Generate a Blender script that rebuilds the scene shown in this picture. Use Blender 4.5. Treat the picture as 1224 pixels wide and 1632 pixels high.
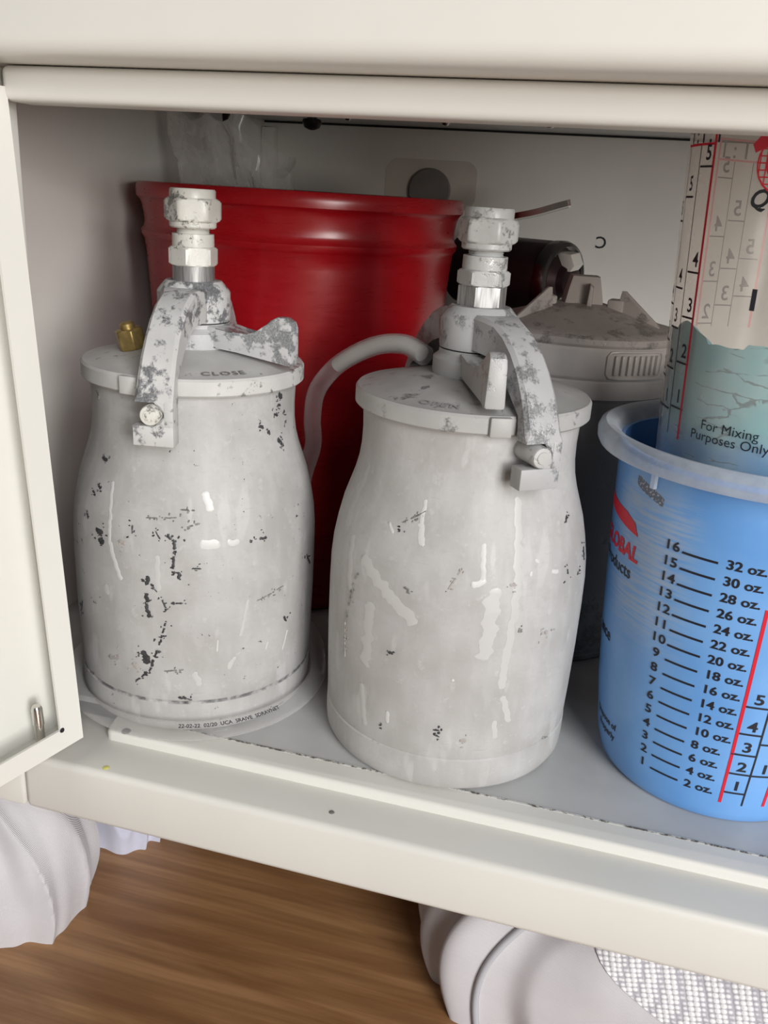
import bpy, bmesh, math, random
from mathutils import Vector, Matrix, noise as mnoise

# ------------------------------------------------------------------ clear, camera, world, light
for o in list(bpy.data.objects):
    bpy.data.objects.remove(o)
scene = bpy.context.scene
COL = scene.collection
PI = math.pi
R_ = math.radians

F_PX, YAW, PITCH, ROLL = 1399.49, .2462, .3463, .0623
CAM = Vector((.0538, -.3491, .2270))
_f = Vector((-math.sin(YAW) * math.cos(PITCH), math.cos(YAW) * math.cos(PITCH), -math.sin(PITCH)))
_r = Vector((math.cos(YAW), math.sin(YAW), 0))
_u = _r.cross(_f)
_r2 = _r * math.cos(ROLL) + _u * math.sin(ROLL)
_u2 = _u * math.cos(ROLL) - _r * math.sin(ROLL)
cd = bpy.data.cameras.new('camera')
cam = bpy.data.objects.new('camera', cd)
COL.objects.link(cam)
cd.sensor_fit = 'VERTICAL'
cd.sensor_height = 36.0
cd.lens = 36.0 * F_PX / 1632.0
cd.clip_start = .01
cam.matrix_world = Matrix(((_r2.x, _u2.x, -_f.x, CAM.x), (_r2.y, _u2.y, -_f.y, CAM.y), (_r2.z, _u2.z, -_f.z, CAM.z), (0, 0, 0, 1)))
scene.camera = cam

scene.view_settings.view_transform = 'Standard'
scene.view_settings.look = 'None'
scene.view_settings.gamma = 1
scene.view_settings.use_curve_mapping = False
scene.view_settings.exposure = -0.38

w = bpy.data.worlds.new('room_light')
scene.world = w
w.use_nodes = True
w.node_tree.nodes['Background'].inputs[0].default_value = (1.0, .965, .92, 1)
w.node_tree.nodes['Background'].inputs[1].default_value = .08


def area(name, loc, target, sx, sy, power, col):
    ld = bpy.data.lights.new(name, 'AREA')
    ld.shape = 'RECTANGLE'
    ld.size, ld.size_y = sx, sy
    ld.energy = power
    ld.color = col
    o = bpy.data.objects.new(name, ld)
    COL.objects.link(o)
    o.location = loc
    o.rotation_euler = (Vector(target) - Vector(loc)).to_track_quat('-Z', 'Y').to_euler()
    return o


area('window_daylight', (1.42, -1.62, .34), (0, .05, .15), .50, .60, 36, (1.0, .985, .95))
area('added_soft_light', (1.02, -1.36, .90), (0, 0, .1), .9, .9, 34, (.985, .99, 1.0))  # added soft light, low at front right, brightens cups and cabinet front

# ------------------------------------------------------------------ materials
MATS = {}


class NT:
    def __init__(s, name):
        s.m = bpy.data.materials.new(name)
        s.m.use_nodes = True
        s.t = s.m.node_tree
        s.b = s.t.nodes['Principled BSDF']
        s.out = s.t.nodes['Material Output']
        MATS[name] = s.m

    def n(s, typ, **kw):
        nd = s.t.nodes.new(typ)
        for k, v in kw.items():
            if k.startswith('i_'):
                key = k[2:]
                nd.inputs[int(key) if key.isdigit() else key.replace('_', ' ')].default_value = v
            else:
                setattr(nd, k, v)
        return nd

    def l(s, a, b):
        s.t.links.new(a, b)

    def math(s, op, a, b=None, c=None):
        nd = s.t.nodes.new('ShaderNodeMath')
        nd.operation = op
        for i, v in enumerate((a, b, c)):
            if v is None:
                continue
            if isinstance(v, (int, float)):
                nd.inputs[i].default_value = v
            else:
                s.l(v, nd.inputs[i])
        return nd.outputs[0]

    def mix(s, fac, a, b):
        nd = s.t.nodes.new('ShaderNodeMix')
        nd.data_type = 'RGBA'
        for sock, v in ((nd.inputs[0], fac), (nd.inputs[6], a), (nd.inputs[7], b)):
            if isinstance(v, (int, float)):
                sock.default_value = v
            elif isinstance(v, tuple):
                sock.default_value = (*v, 1) if len(v) == 3 else v
            else:
                s.l(v, sock)
        return nd.outputs[2]

    def noise(s, vec, scale, detail=4, rough=.55, dist=0):
        nd = s.n('ShaderNodeTexNoise', i_Scale=scale, i_Detail=detail, i_Roughness=rough, i_Distortion=dist)
        if vec is not None:
            s.l(vec, nd.inputs['Vector'])
        return nd.outputs[0]

    def ramp(s, v, lo, hi, a=0., b=1.):
        nd = s.n('ShaderNodeMapRange', interpolation_type='SMOOTHSTEP')
        s.l(v, nd.inputs[0])
        for i, x in enumerate((lo, hi, a, b)):
            nd.inputs[i + 1].default_value = x
        return nd.outputs[0]

    def obj(s, scale=None):
        o = s.n('ShaderNodeTexCoord').outputs['Object']
        if scale:
            mp = s.n('ShaderNodeMapping')
            mp.inputs['Scale'].default_value = scale
            s.l(o, mp.inputs['Vector'])
            return mp.outputs[0]
        return o

    def bump(s, h, strength, dist=.001):
        nd = s.n('ShaderNodeBump', i_Strength=strength, i_Distance=dist)
        s.l(h, nd.inputs['Height'])
        s.l(nd.outputs[0], s.b.inputs['Normal'])

    def set(s, **kw):
        for k, v in kw.items():
            key = k.replace('_', ' ')
            if isinstance(v, tuple) and len(v) == 3:
                v = (*v, 1)
            if hasattr(v, 'is_linked') or hasattr(v, 'links'):
                s.l(v, s.b.inputs[key])
            else:
                s.b.inputs[key].default_value = v
        return s


def plain(name, col, rough=.5, metal=0., spec=.5, var=0., vscale=60, bump=0.):
    s = NT(name)
    if var:
        nz = s.noise(s.obj(), vscale, 5, .6)
        f = s.ramp(nz, .3, .7)
        s.set(Base_Color=s.mix(f, tuple(c * (1 - var) for c in col), tuple(min(1, c * (1 + var)) for c in col)))
        if bump:
            s.bump(nz, bump, .0005)
    else:
        s.set(Base_Color=col)
    s.set(Roughness=rough, Metallic=metal, Specular_IOR_Level=spec)
    return s.m


M = MATS
plain('cream_enamel', (.70, .688, .643), .38, var=.012, vscale=25)
plain('inner_enamel', (.69, .665, .62), .42, var=.03, vscale=14)
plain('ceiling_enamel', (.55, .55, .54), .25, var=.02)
plain('black_plastic', (.012, .012, .012), .35)
plain('steel', (.62, .60, .57), .22, 1.)
plain('steel_dark', (.16, .15, .15), .22, 1.)
plain('print_black', (.012, .013, .02), .5)
plain('print_red', (.62, .01, .03), .5)
plain('print_pink', (.62, .16, .18), .55)
plain('print_grey', (.06, .06, .065), .55)
plain('disc_grey', (.17, .155, .145), .55, var=.08)
plain('dark_gap', (.01, .01, .01), .9)
plain('piping_grey', (.42, .42, .45), .6)
plain('blue_paint_inside', (.05, .16, .40), .45, var=.1)
plain('tube_print', (.02, .02, .03), .6)
plain('white_paint_fill', (.56, .54, .51), .3, var=.06, vscale=90)
plain('brass', (.40, .29, .11), .42, .75, var=.25, vscale=220)
plain('dirt_grey', (.16, .15, .14), .8)
plain('yellow_paint', (.62, .58, .18), .7)

# grey shelf board with grit
s = NT('shelf_grey')
o = s.obj()
nz = s.noise(o, 900, 3, .7)
n2 = s.noise(o, 30, 4)
base = s.mix(s.ramp(n2, .3, .7), (.43, .43, .425), (.50, .50, .495))
s.set(Base_Color=s.mix(s.ramp(nz, .70, .76, 0, .6), base, (.20, .19, .17)), Roughness=.34)

# dirty seam strip
s = NT('seam_dirt')
nz = s.noise(s.obj((300, 300, 300)), 1, 6, .75)
s.set(Base_Color=s.mix(s.ramp(nz, .42, .56), (.10, .09, .08), (.60, .59, .56)), Roughness=.8)

# red plastic
s = NT('red_plastic')
nz = s.noise(s.obj((60, 60, 400)), 1, 3, .6)
s.set(Base_Color=s.mix(s.ramp(nz, .35, .7), (.275, .0026, .0062), (.30, .003, .007)), Roughness=s.ramp(nz, .3, .7, .27, .31))


# white overspray over cast metal
def overspray(name, white, grey, cover, scale=160, rough=.5, metalrough=.35):
    s = NT(name)
    o = s.obj()
    a = s.noise(o, scale, 6, .68)
    b = s.noise(o, scale * .28, 3, .5)
    v = s.math('ADD', s.math('MULTIPLY', a, .6), s.math('MULTIPLY', b, .4))
    f = s.ramp(v, cover - .035, cover + .035)
    fine = s.noise(o, 1400, 2, .5)
    wh = s.mix(s.ramp(b, .3, .7), tuple(c * .86 for c in white), white)
    gr = s.mix(s.ramp(fine, .3, .7), tuple(c * .72 for c in grey), tuple(c * 1.3 for c in grey))
    s.set(Base_Color=s.mix(f, wh, gr), Roughness=s.ramp(f, 0, 1, rough, metalrough), Metallic=s.ramp(f, 0, 1, 0, .35))
    s.bump(s.math('ADD', s.math('MULTIPLY', fine, .25), s.math('MULTIPLY', f, -.7)), .25, .0006)
    return s.m


overspray('yoke_chipped', (.56, .56, .55), (.22, .225, .235), .535)
overspray('yoke_cast', (.41, .41, .41), (.27, .275, .28), .53, 130)
overspray('nut_white', (.66, .65, .60), (.28, .28, .26), .58, 260, .35, .25)
overspray('nut_grey', (.46, .46, .45), (.31, .31, .30), .56, 300, .4, .3)
overspray('lid_white', (.54, .535, .52), (.20, .20, .20), .615, 200)
overspray('lid_grey', (.40, .395, .385), (.27, .27, .27), .58, 180)
overspray('lever_bare', (.52, .52, .52), (.30, .31, .32), .51, 210, .4, .25)
overspray('lever_grey', (.42, .42, .415), (.33, .33, .33), .57, 210, .45, .3)
overspray('dusty_alloy', (.43, .395, .375), (.31, .29, .28), .56, 120, .6, .5)
overspray('band_alloy', (.60, .57, .545), (.22, .21, .21), .62, 170, .35, .25)
overspray('dark_body', (.26, .26, .26), (.19, .19, .19), .55, 60, .6, .5)



plain('chip_dark', (.060, .061, .065), .45, .3, var=.3, vscale=500)
plain('chip_grey', (.21, .205, .20), .5, .2, var=.25, vscale=500)
plain('stain_brown', (.36, .33, .31), .6, var=.1)
plain('drip_and_glint_white', (.57, .565, .555), .38)  # white paint runs, also the painted reflections on the chipped cup
plain('drip_faint', (.485, .48, .47), .42)
plain('word_grey', (.28, .275, .27), .6)

LD = [(-0.0201, 0.0895, -0.0178, 0.0855, 0.00158, 1),
      (-0.0021, 0.0953, -0.0019, 0.0925, 0.00042, 1),
      (0.0084, 0.0943, 0.0102, 0.0916, 0.00032, 1),
      (0.0136, 0.0932, 0.0145, 0.0919, 0.00063, 1),
      (0.0159, 0.091, 0.0161, 0.088, 0.00074, 1),
      (0.0159, 0.0861, 0.0153, 0.0776, 0.00053, 1),
      (0.0179, 0.0772, 0.0176, 0.0752, 0.00063, 1),
      (0.0051, 0.0742, 0.0045, 0.0716, 0.00095, 1),
      (0.0041, 0.0668, 0.0047, 0.0568, 0.00084, 1),
      (0.0062, 0.0713, 0.0086, 0.0685, 0.00032, 0.8),
      (0.0104, 0.066, 0.0122, 0.0604, 0.00042, 0.8),
      (0.0146, 0.0635, 0.0188, 0.0639, 0.00042, 0.8),
      (0.012, 0.055, 0.0093, 0.045, 0.00042, 1),
      (0.0093, 0.045, 0.0042, 0.0309, 0.00053, 1),
      (0.0042, 0.0309, -0.0021, 0.0244, 0.00042, 0.8),
      (0.0017, 0.0383, 0.0025, 0.0351, 0.00168, 0.9),
      (-0.0161, 0.0317, -0.0112, 0.0334, 0.00105, 0.4),
      (-0.0028, 0.0317, -0.0026, 0.0312, 0.00147, 0.3),
      (0.0108, 0.0312, 0.0186, 0.0322, 0.00032, 0.7),
      (0.0164, 0.0184, 0.0217, 0.0172, 0.00042, 1),
      (0.052, 0.089, 0.0549, 0.0889, 0.00053, 0.8),
      (0.0476, 0.0889, 0.0478, 0.0886, 0.00053, 0.8),
      (0.0656, 0.0485, 0.0672, 0.0461, 0.00053, 1),
      (0.0838, 0.0721, 0.0875, 0.0672, 0.00053, 0.8),
      (0.0724, 0.1263, 0.075, 0.1244, 0.00095, 1),
      (-0.0253, 0.1184, -0.0222, 0.118, 0.00074, 1),
      (0.0505, 0.0611, 0.0643, 0.0641, 0.00026, 0.7),
      (0.0187, 0.1036, 0.0244, 0.1033, 0.00032, 0.7),
      (0.0206, 0.0963, 0.0262, 0.0982, 0.00032, 0.7),
      (0.0041, 0.0994, 0.0168, 0.1004, 0.00021, 0.5),
      (0.0575, 0.0018, 0.0579, 0.0016, 0.00105, 1),
      (0.0647, 0.0023, 0.0652, 0.0021, 0.00074, 1),
      (-0.0271, 0.1043, -0.026, 0.1041, 0.00053, 1),
      (-0.0233, 0.1072, -0.0222, 0.1065, 0.00053, 1),
      (-0.0297, 0.0953, -0.0282, 0.0927, 0.00042, 1),
      (-0.0075, 0.0875, -0.0058, 0.0873, 0.00105, 0.35),
      (0.0232, 0.0793, 0.0264, 0.0792, 0.00032, 0.8),
      (-0.0371, 0.051, -0.041, 0.0425, 0.00053, 0.8),
      (0.0738, 0.1457, 0.0753, 0.1448, 0.00127, 1),
      (0.0729, 0.1415, 0.0745, 0.1412, 0.00059, 1),
      (0.0702, 0.1377, 0.0724, 0.1372, 0.00069, 1),
      (0.0795, 0.1381, 0.0796, 0.1377, 0.00059, 1),
      (0.0592, 0.1341, 0.0613, 0.1334, 0.00069, 1),
      (0.0652, 0.1311, 0.0657, 0.131, 0.00078, 0.8),
      (0.0729, 0.1271, 0.0761, 0.1238, 0.00078, 1),
      (0.081, 0.1332, 0.0813, 0.1327, 0.00039, 1),
      (-0.035, 0.1444, -0.0325, 0.1422, 0.00059, 0.6)]
LW = [(-0.015, 0.1102, -0.013, 0.0858, 0.00095, 1),
      (-0.013, 0.0858, -0.008, 0.0718, 0.00116, 1),
      (0.0092, 0.0836, 0.0091, 0.0696, 0.00095, 0.5),
      (0.0294, 0.1094, 0.0307, 0.104, 0.00158, 1),
      (0.0431, 0.0463, 0.0462, 0.0621, 0.00063, 0.5),
      (0.0401, 0.0357, 0.0381, 0.0315, 0.00095, 0.5),
      (0.0683, 0.0405, 0.0656, 0.0322, 0.00032, 1),
      (0.0563, 0.0392, 0.0555, 0.036, 0.00032, 1),
      (0.0331, 0.0458, 0.0328, 0.0403, 0.00032, 1),
      (0.0279, 0.0895, 0.0326, 0.0893, 0.00189, 1),  # this and the next: bright reflection on bare metal, painted as white
      (0.0384, 0.0897, 0.0414, 0.0893, 0.00126, 1),
      (-0.0161, 0.0654, -0.0156, 0.0634, 0.00147, 0.4),
      (0.0234, 0.0299, 0.0253, 0.0252, 0.00126, 0.5)]
RW = [(-0.0081, 0.1206, -0.0083, 0.1117, 0.0009, 0.7),
      (-0.0083, 0.1117, -0.0064, 0.1058, 0.00134, 0.7),
      (-0.0225, 0.1097, -0.0202, 0.107, 0.00067, 0.8),
      (-0.0312, 0.0927, -0.0067, 0.0757, 0.00246, 0.6),
      (0.0182, 0.1074, 0.019, 0.0947, 0.00101, 0.6),
      (0.0154, 0.0927, 0.0191, 0.0938, 0.00112, 0.8),
      (0.0233, 0.0889, 0.0226, 0.0646, 0.00291, 0.5),
      (-0.0257, 0.075, -0.0266, 0.0505, 0.00246, 0.35),
      (-0.0417, 0.0982, -0.0386, 0.0784, 0.00168, 0.35),
      (0.0336, 0.1228, 0.0324, 0.0874, 0.00168, 0.35),
      (0.0324, 0.0874, 0.0302, 0.0499, 0.00168, 0.35),
      (-0.028, 0.0385, -0.0257, 0.0219, 0.00134, 0.5),
      (-0.0145, 0.0316, -0.0143, 0.0276, 0.0009, 0.7),
      (0.0295, 0.0331, 0.0304, 0.026, 0.00101, 0.5),
      (0.0412, 0.1008, 0.0424, 0.1002, 0.00067, 1),
      (0.0498, 0.0951, 0.0527, 0.0944, 0.00078, 1),
      (0.039, 0.0964, 0.039, 0.0954, 0.00056, 1),
      (0.0109, 0.0527, 0.011, 0.0525, 0.00056, 1),
      (0.0319, 0.0441, 0.0355, 0.0333, 0.00123, 0.4)]
RD = [(0.0627, 0.1136, 0.0619, 0.112, 0.00067, 1),
      (0.0777, 0.0969, 0.0774, 0.0933, 0.00078, 0.8),
      (0.0595, 0.0933, 0.0595, 0.0923, 0.00056, 0.8),
      (0.0702, 0.09, 0.0712, 0.0897, 0.00045, 0.8),
      (-0.0147, 0.0592, -0.0138, 0.0592, 0.00056, 1),
      (-0.0108, 0.0878, -0.0091, 0.0872, 0.00045, 0.7),
      (0.0299, 0.0925, 0.032, 0.0924, 0.00056, 0.4),
      (-0.0163, 0.1115, -0.0073, 0.1171, 0.00028, 0.6),
      (0.0054, 0.0894, 0.0103, 0.098, 0.00034, 0.3),
      (0.0054, 0.0291, 0.0074, 0.0292, 0.00034, 0.9),
      (0.0056, 0.027, 0.0076, 0.0264, 0.00034, 0.9),
      (0.0167, 0.025, 0.0178, 0.0256, 0.00078, 0.3),
      (-0.0346, 0.0852, -0.0405, 0.0622, 0.00022, 0.5),
      (-0.0405, 0.0622, -0.0394, 0.0467, 0.00018, 0.4),
      (0.0593, 0.0169, 0.0598, 0.0164, 0.00045, 0.7),
      (0.0352, 0.0741, 0.0355, 0.0738, 0.00056, 0.5),
      (0.0448, 0.0702, 0.0523, 0.0703, 0.00056, 0.25),
      (-0.0176, 0.1085, -0.0174, 0.1085, 0.00034, 0.8),
      (-0.0174, 0.0243, -0.0172, 0.0243, 0.00034, 0.8)]


def painted_can(name, chip_thr, left):
    s = NT(name)
    o = s.obj()
    sep = s.n('ShaderNodeSeparateXYZ')
    s.l(o, sep.inputs[0])
    ang = s.math('ARCTAN2', sep.outputs[0], s.math('MULTIPLY', sep.outputs[1], -1))
    u = s.math('MULTIPLY', ang, .054)
    cb = s.n('ShaderNodeCombineXYZ')
    s.l(u, cb.inputs[0])
    s.l(sep.outputs[2], cb.inputs[1])
    uv = cb.outputs[0]
    big = s.noise(uv, 38, 4, .55)
    fine = s.noise(uv, 900, 3, .6)
    mp = s.n('ShaderNodeMapping')
    mp.inputs['Scale'].default_value = (190, 60, 1)
    s.l(uv, mp.inputs['Vector'])
    streak = s.noise(mp.outputs[0], 1, 3, .5)
    mp2 = s.n('ShaderNodeMapping')
    mp2.inputs['Scale'].default_value = (95, 26, 1)
    mp2.inputs['Location'].default_value = (3, 7, 0)
    s.l(uv, mp2.inputs['Vector'])
    drip = s.noise(mp2.outputs[0], 1, 2, .5)
    c = s.mix(s.ramp(big, .3, .7), (.36, .351, .340), (.45, .444, .437))
    c = s.mix(s.ramp(streak, .42, .72, 0, .28), c, (.51, .505, .50))
    c = s.mix(s.ramp(drip, .60, .66, 0, .45), c, (.53, .525, .52))
    mott = s.noise(uv, 150, 5, .7)
    c = s.mix(s.ramp(mott, .50, .70, 0, .40), c, (.345, .336, .327))
    c = s.mix(s.ramp(mott, .30, .44, .45, 0), c, (.54, .535, .53))
    mp3 = s.n('ShaderNodeMapping')
    mp3.inputs['Scale'].default_value = (60, 1500, 1)
    mp3.inputs['Rotation'].default_value = (0, 0, R_(7))
    s.l(uv, mp3.inputs['Vector'])
    hs = s.noise(mp3.outputs[0], 1, 2, .5)
    c = s.mix(s.math('MULTIPLY', s.ramp(hs, .66, .74), s.ramp(big, .45, .6, 0, .5)), c, (.30, .29, .28))
    c = s.mix(s.ramp(fine, .60, .72, 0, .25), c, (.36, .35, .34))
    # small random chips and paint specks
    sp = s.noise(uv, 260, 5, .7)
    reg = s.noise(uv, 45, 2, .5)
    if left:
        # more bare flecks towards the door side
        side = s.ramp(u, -.075, -.02, .05, 0.)
    else:
        side = s.ramp(u, -.075, -.02, .0, 0.)
    v = s.math('ADD', s.math('ADD', s.math('MULTIPLY', sp, .75), s.math('MULTIPLY', reg, .25)), side)
    chips = s.ramp(v, chip_thr, chip_thr + .012)
    seam = s.ramp(s.math('ABSOLUTE', s.math('SUBTRACT', sep.outputs[2], .0158)), .0004, .0011, 1, 0)
    seamn = s.ramp(s.noise(uv, 120, 3, .6), .40 if left else .60, .60 if left else .75)
    chips = s.math('MAXIMUM', chips, s.math('MULTIPLY', s.math('MULTIPLY', seam, seamn), .85))
    dm = chips
    c = s.mix(dm, c, (.065, .066, .07))
    s.set(Base_Color=c, Roughness=s.ramp(big, .3, .7, .42, .58), Specular_IOR_Level=.4)
    h = s.math('SUBTRACT', s.math('MULTIPLY', fine, .10), s.math('MULTIPLY', dm, .6))
    h = s.math('ADD', h, s.math('MULTIPLY', streak, .12))
    s.bump(h, .35, .0006)
    return s.m


painted_can('can_paint_chipped', .632, True)
painted_can('can_paint_smooth', .668, False)


def film(name, tint, opacity, rough=.15, gloss=.25):
    """thin clear plastic: see-through with a skin of gloss and a little haze"""
    s = NT(name)
    tr = s.n('ShaderNodeBsdfTransparent')
    tr.inputs[0].default_value = (*tint, 1)
    s.set(Base_Color=tuple(min(1, t * .95) for t in tint), Roughness=rough, Specular_IOR_Level=.6)
    lw = s.n('ShaderNodeLayerWeight', i_Blend=gloss)
    nz = s.noise(s.obj(), 60, 4)
    f = s.math('ADD', s.math('MULTIPLY', lw.outputs['Facing'], .55), s.math('MULTIPLY', nz, opacity * 2))
    f = s.math('MINIMUM', f, .95)
    mx = s.n('ShaderNodeMixShader')
    s.l(f, mx.inputs[0])
    s.l(tr.outputs[0], mx.inputs[1])
    s.l(s.b.outputs[0], mx.inputs[2])
    s.l(mx.outputs[0], s.out.inputs[0])
    return s.m


film('clear_film', (.955, .94, .93), .13, .08, .35)
film('clear_tube', (.93, .925, .92), .05, .08, .30)
film('cup_plastic', (.93, .90, .87), .15, .2, .2)
film('cup_rim_plastic', (.80, .86, .93), .26, .22, .3)
film('clear_plate', (.97, .96, .95), .05, .08, .25)

# blue mixing-cup wall with scuffs
s = NT('blue_cup')
o = s.obj()
mp = s.n('ShaderNodeMapping')
mp.inputs['Scale'].default_value = (45, 45, 900)
mp.inputs['Rotation'].default_value = (0, R_(6), 0)
s.l(o, mp.inputs['Vector'])
scr = s.noise(mp.outputs[0], 1, 3, .6)
sep = s.n('ShaderNodeSeparateXYZ')
s.l(o, sep.inputs[0])
ang = s.math('ARCTAN2', sep.outputs[0], s.math('MULTIPLY', sep.outputs[1], -1))   # 0 faces -Y, + to the right
win = s.math('MULTIPLY', s.ramp(ang, -1.45, -1.0), s.ramp(ang, -.66, -.38, 1, 0))
wz = s.math('MULTIPLY', s.ramp(sep.outputs[2], .055, .088), s.ramp(sep.outputs[2], .122, .136, 1, 0))
big = s.noise(o, 70, 4, .6)
scf = s.math('MULTIPLY', s.math('MULTIPLY', win, wz), s.ramp(s.math('ADD', s.math('MULTIPLY', scr, .7), s.math('MULTIPLY', big, .3)), .38, .60))
bigv = s.noise(o, 22, 3)
c = s.mix(s.ramp(bigv, .3, .7), (.125, .325, .70), (.175, .39, .76))
c = s.mix(s.math('MULTIPLY', scf, .62), c, (.40, .47, .55))
# one ragged bare tear below the rim
tear = s.math('MULTIPLY', s.math('MULTIPLY', s.ramp(ang, -1.08, -1.0), s.ramp(ang, -.80, -.72, 1, 0)),
              s.ramp(s.math('ABSOLUTE', s.math('ADD', s.math('SUBTRACT', sep.outputs[2], .1290), s.math('MULTIPLY', s.math('ADD', ang, .9), .016))), .0012, .0030, 1, 0))
tear = s.ramp(s.math('ADD', tear, s.math('MULTIPLY', s.math('SUBTRACT', big, .5), 1.2)), .45, .6)
c = s.mix(s.math('MULTIPLY', tear, .9), c, s.mix(s.ramp(s.noise(o, 1100, 2), .55, .65), (.075, .085, .11), (.45, .47, .52)))
s.set(Base_Color=c, Roughness=.22, Specular_IOR_Level=.55)

# turquoise dried paint with cracks, deeper blue towards the bottom coat
s = NT('teal_paint')
o = s.obj()
mp = s.n('ShaderNodeMapping')
mp.inputs['Scale'].default_value = (40, 40, 190)
s.l(o, mp.inputs['Vector'])
nz = s.n('ShaderNodeTexVoronoi', feature='DISTANCE_TO_EDGE', i_Scale=1.0)
ns = s.n('ShaderNodeTexNoise', i_Scale=90, i_Detail=4)
s.l(o, ns.inputs['Vector'])
ad = s.n('ShaderNodeVectorMath', operation='MULTIPLY_ADD')
s.l(ns.outputs['Color'], ad.inputs[0])
ad.inputs[1].default_value = (.9, .9, .9)
s.l(mp.outputs[0], ad.inputs[2])
s.l(ad.outputs[0], nz.inputs['Vector'])
br = s.ramp(s.noise(o, 60, 3), .50, .58)
crack = s.math('MULTIPLY', s.ramp(nz.outputs['Distance'], .012, .045, 1, 0), br)
sep = s.n('ShaderNodeSeparateXYZ')
s.l(o, sep.inputs[0])
zz = s.math('ADD', sep.outputs[2], s.math('MULTIPLY', s.noise(o, 50, 3), .012))
c = s.mix(s.ramp(zz, .044, .056), (.12, .33, .60), (.24, .53, .59))
c = s.mix(s.ramp(s.noise(o, 30, 3), .35, .7, 0, .5), c, (.32, .58, .63))
c = s.mix(s.math('MULTIPLY', crack, .8), c, (.06, .13, .15))
s.set(Base_Color=c, Roughness=.35)
s.bump(s.math('MULTIPLY', crack, -1), .3, .0006)

# bright wood floor
s = NT('wood_floor')
o = s.obj((1, 1, 1))
mp = s.n('ShaderNodeMapping')
mp.inputs['Rotation'].default_value = (0, 0, R_(-4))
mp.inputs['Scale'].default_value = (2.2, 13, 1)
s.l(o, mp.inputs['Vector'])
g1 = s.noise(mp.outputs[0], 2.2, 5, .6, 1.2)
mp2 = s.n('ShaderNodeMapping')
mp2.inputs['Rotation'].default_value = (0, 0, R_(-4))
mp2.inputs['Scale'].default_value = (9, 420, 1)
s.l(o, mp2.inputs['Vector'])
g2 = s.noise(mp2.outputs[0], 1, 3, .6)
wv = s.n('ShaderNodeTexWave', wave_type='BANDS', bands_direction='Y', i_Scale=1.6, i_Distortion=5.5, i_Detail=3.0)
wv.inputs['Detail Scale'].default_value = 1.2
s.l(mp.outputs[0], wv.inputs['Vector'])
c = s.mix(s.ramp(g1, .3, .72), (.26, .125, .050), (.42, .23, .105))
c = s.mix(s.ramp(wv.outputs[0], .1, .9, 0, .38), c, (.17, .075, .028))
c = s.mix(s.ramp(g2, .40, .62, 0, .22), c, (.12, .052, .02))
s.set(Base_Color=c, Roughness=.34)


def cloth(name, col, sx, amp, rough=.85):
    s = NT(name)
    o = s.obj()
    mp = s.n('ShaderNodeMapping')
    mp.inputs['Scale'].default_value = (sx, sx, sx * 1.1)
    s.l(o, mp.inputs['Vector'])
    w1 = s.n('ShaderNodeTexWave', bands_direction='DIAGONAL', i_Scale=1.0, i_Distortion=.4)
    s.l(mp.outputs[0], w1.inputs['Vector'])
    nz = s.noise(o, 40, 4)
    s.set(Base_Color=s.mix(s.ramp(nz, .3, .7), tuple(c * .93 for c in col), col), Roughness=rough, Sheen_Weight=.2)
    s.bump(w1.outputs[0], amp, .0004)
    return s.m


cloth('white_cloth', (.62, .60, .625), 800, .45)
cloth('lilac_cloth', (.60, .61, .74), 800, .4)
# open mesh weave
s = NT('mesh_cloth')
o = s.obj()
mp = s.n('ShaderNodeMapping')
mp.inputs['Rotation'].default_value = (R_(20), R_(12), R_(14))
mp.inputs['Scale'].default_value = (400, 400, 520)
s.l(o, mp.inputs['Vector'])
v = s.n('ShaderNodeTexVoronoi', feature='F1', i_Scale=1.0, i_Randomness=.12)
s.l(mp.outputs[0], v.inputs['Vector'])
d = v.outputs['Distance']
s.set(Base_Color=s.mix(s.ramp(d, .38, .62), (.78, .77, .79), (.40, .39, .43)), Roughness=.8)
s.bump(s.math('MULTIPLY', d, -1), .8, .0012)

# ------------------------------------------------------------------ mesh helpers


def link(name, me, mat, parent=None, angle=35):
    me.validate()
    ob = bpy.data.objects.new(name, me)
    COL.objects.link(ob)
    if mat:
        me.materials.append(M[mat])
    if parent is not None:
        ob.parent = parent
    if angle is not None:
        me.shade_smooth()
        me.set_sharp_from_angle(angle=R_(angle))
    return ob


def from_data(name, V, Fc, mat, parent=None, angle=35):
    me = bpy.data.meshes.new(name)
    me.from_pydata([tuple(v) for v in V], [], Fc)
    return link(name, me, mat, parent, angle)


def from_bm(name, bm, mat, parent=None, angle=35):
    bmesh.ops.recalc_face_normals(bm, faces=bm.faces)
    me = bpy.data.meshes.new(name)
    bm.to_mesh(me)
    bm.free()
    return link(name, me, mat, parent, angle)


def thing(name, label, cat, loc=(0, 0, 0), rz=0, group=None):
    e = bpy.data.objects.new(name, None)
    COL.objects.link(e)
    e.empty_display_size = .01
    e.location = loc
    e.rotation_euler = (0, 0, rz)
    e['label'] = label
    e['category'] = cat
    if group:
        e['group'] = group
    return e


def tag(o, label, cat, group=None):
    o['label'] = label
    o['category'] = cat
    if group:
        o['group'] = group
    return o


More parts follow.
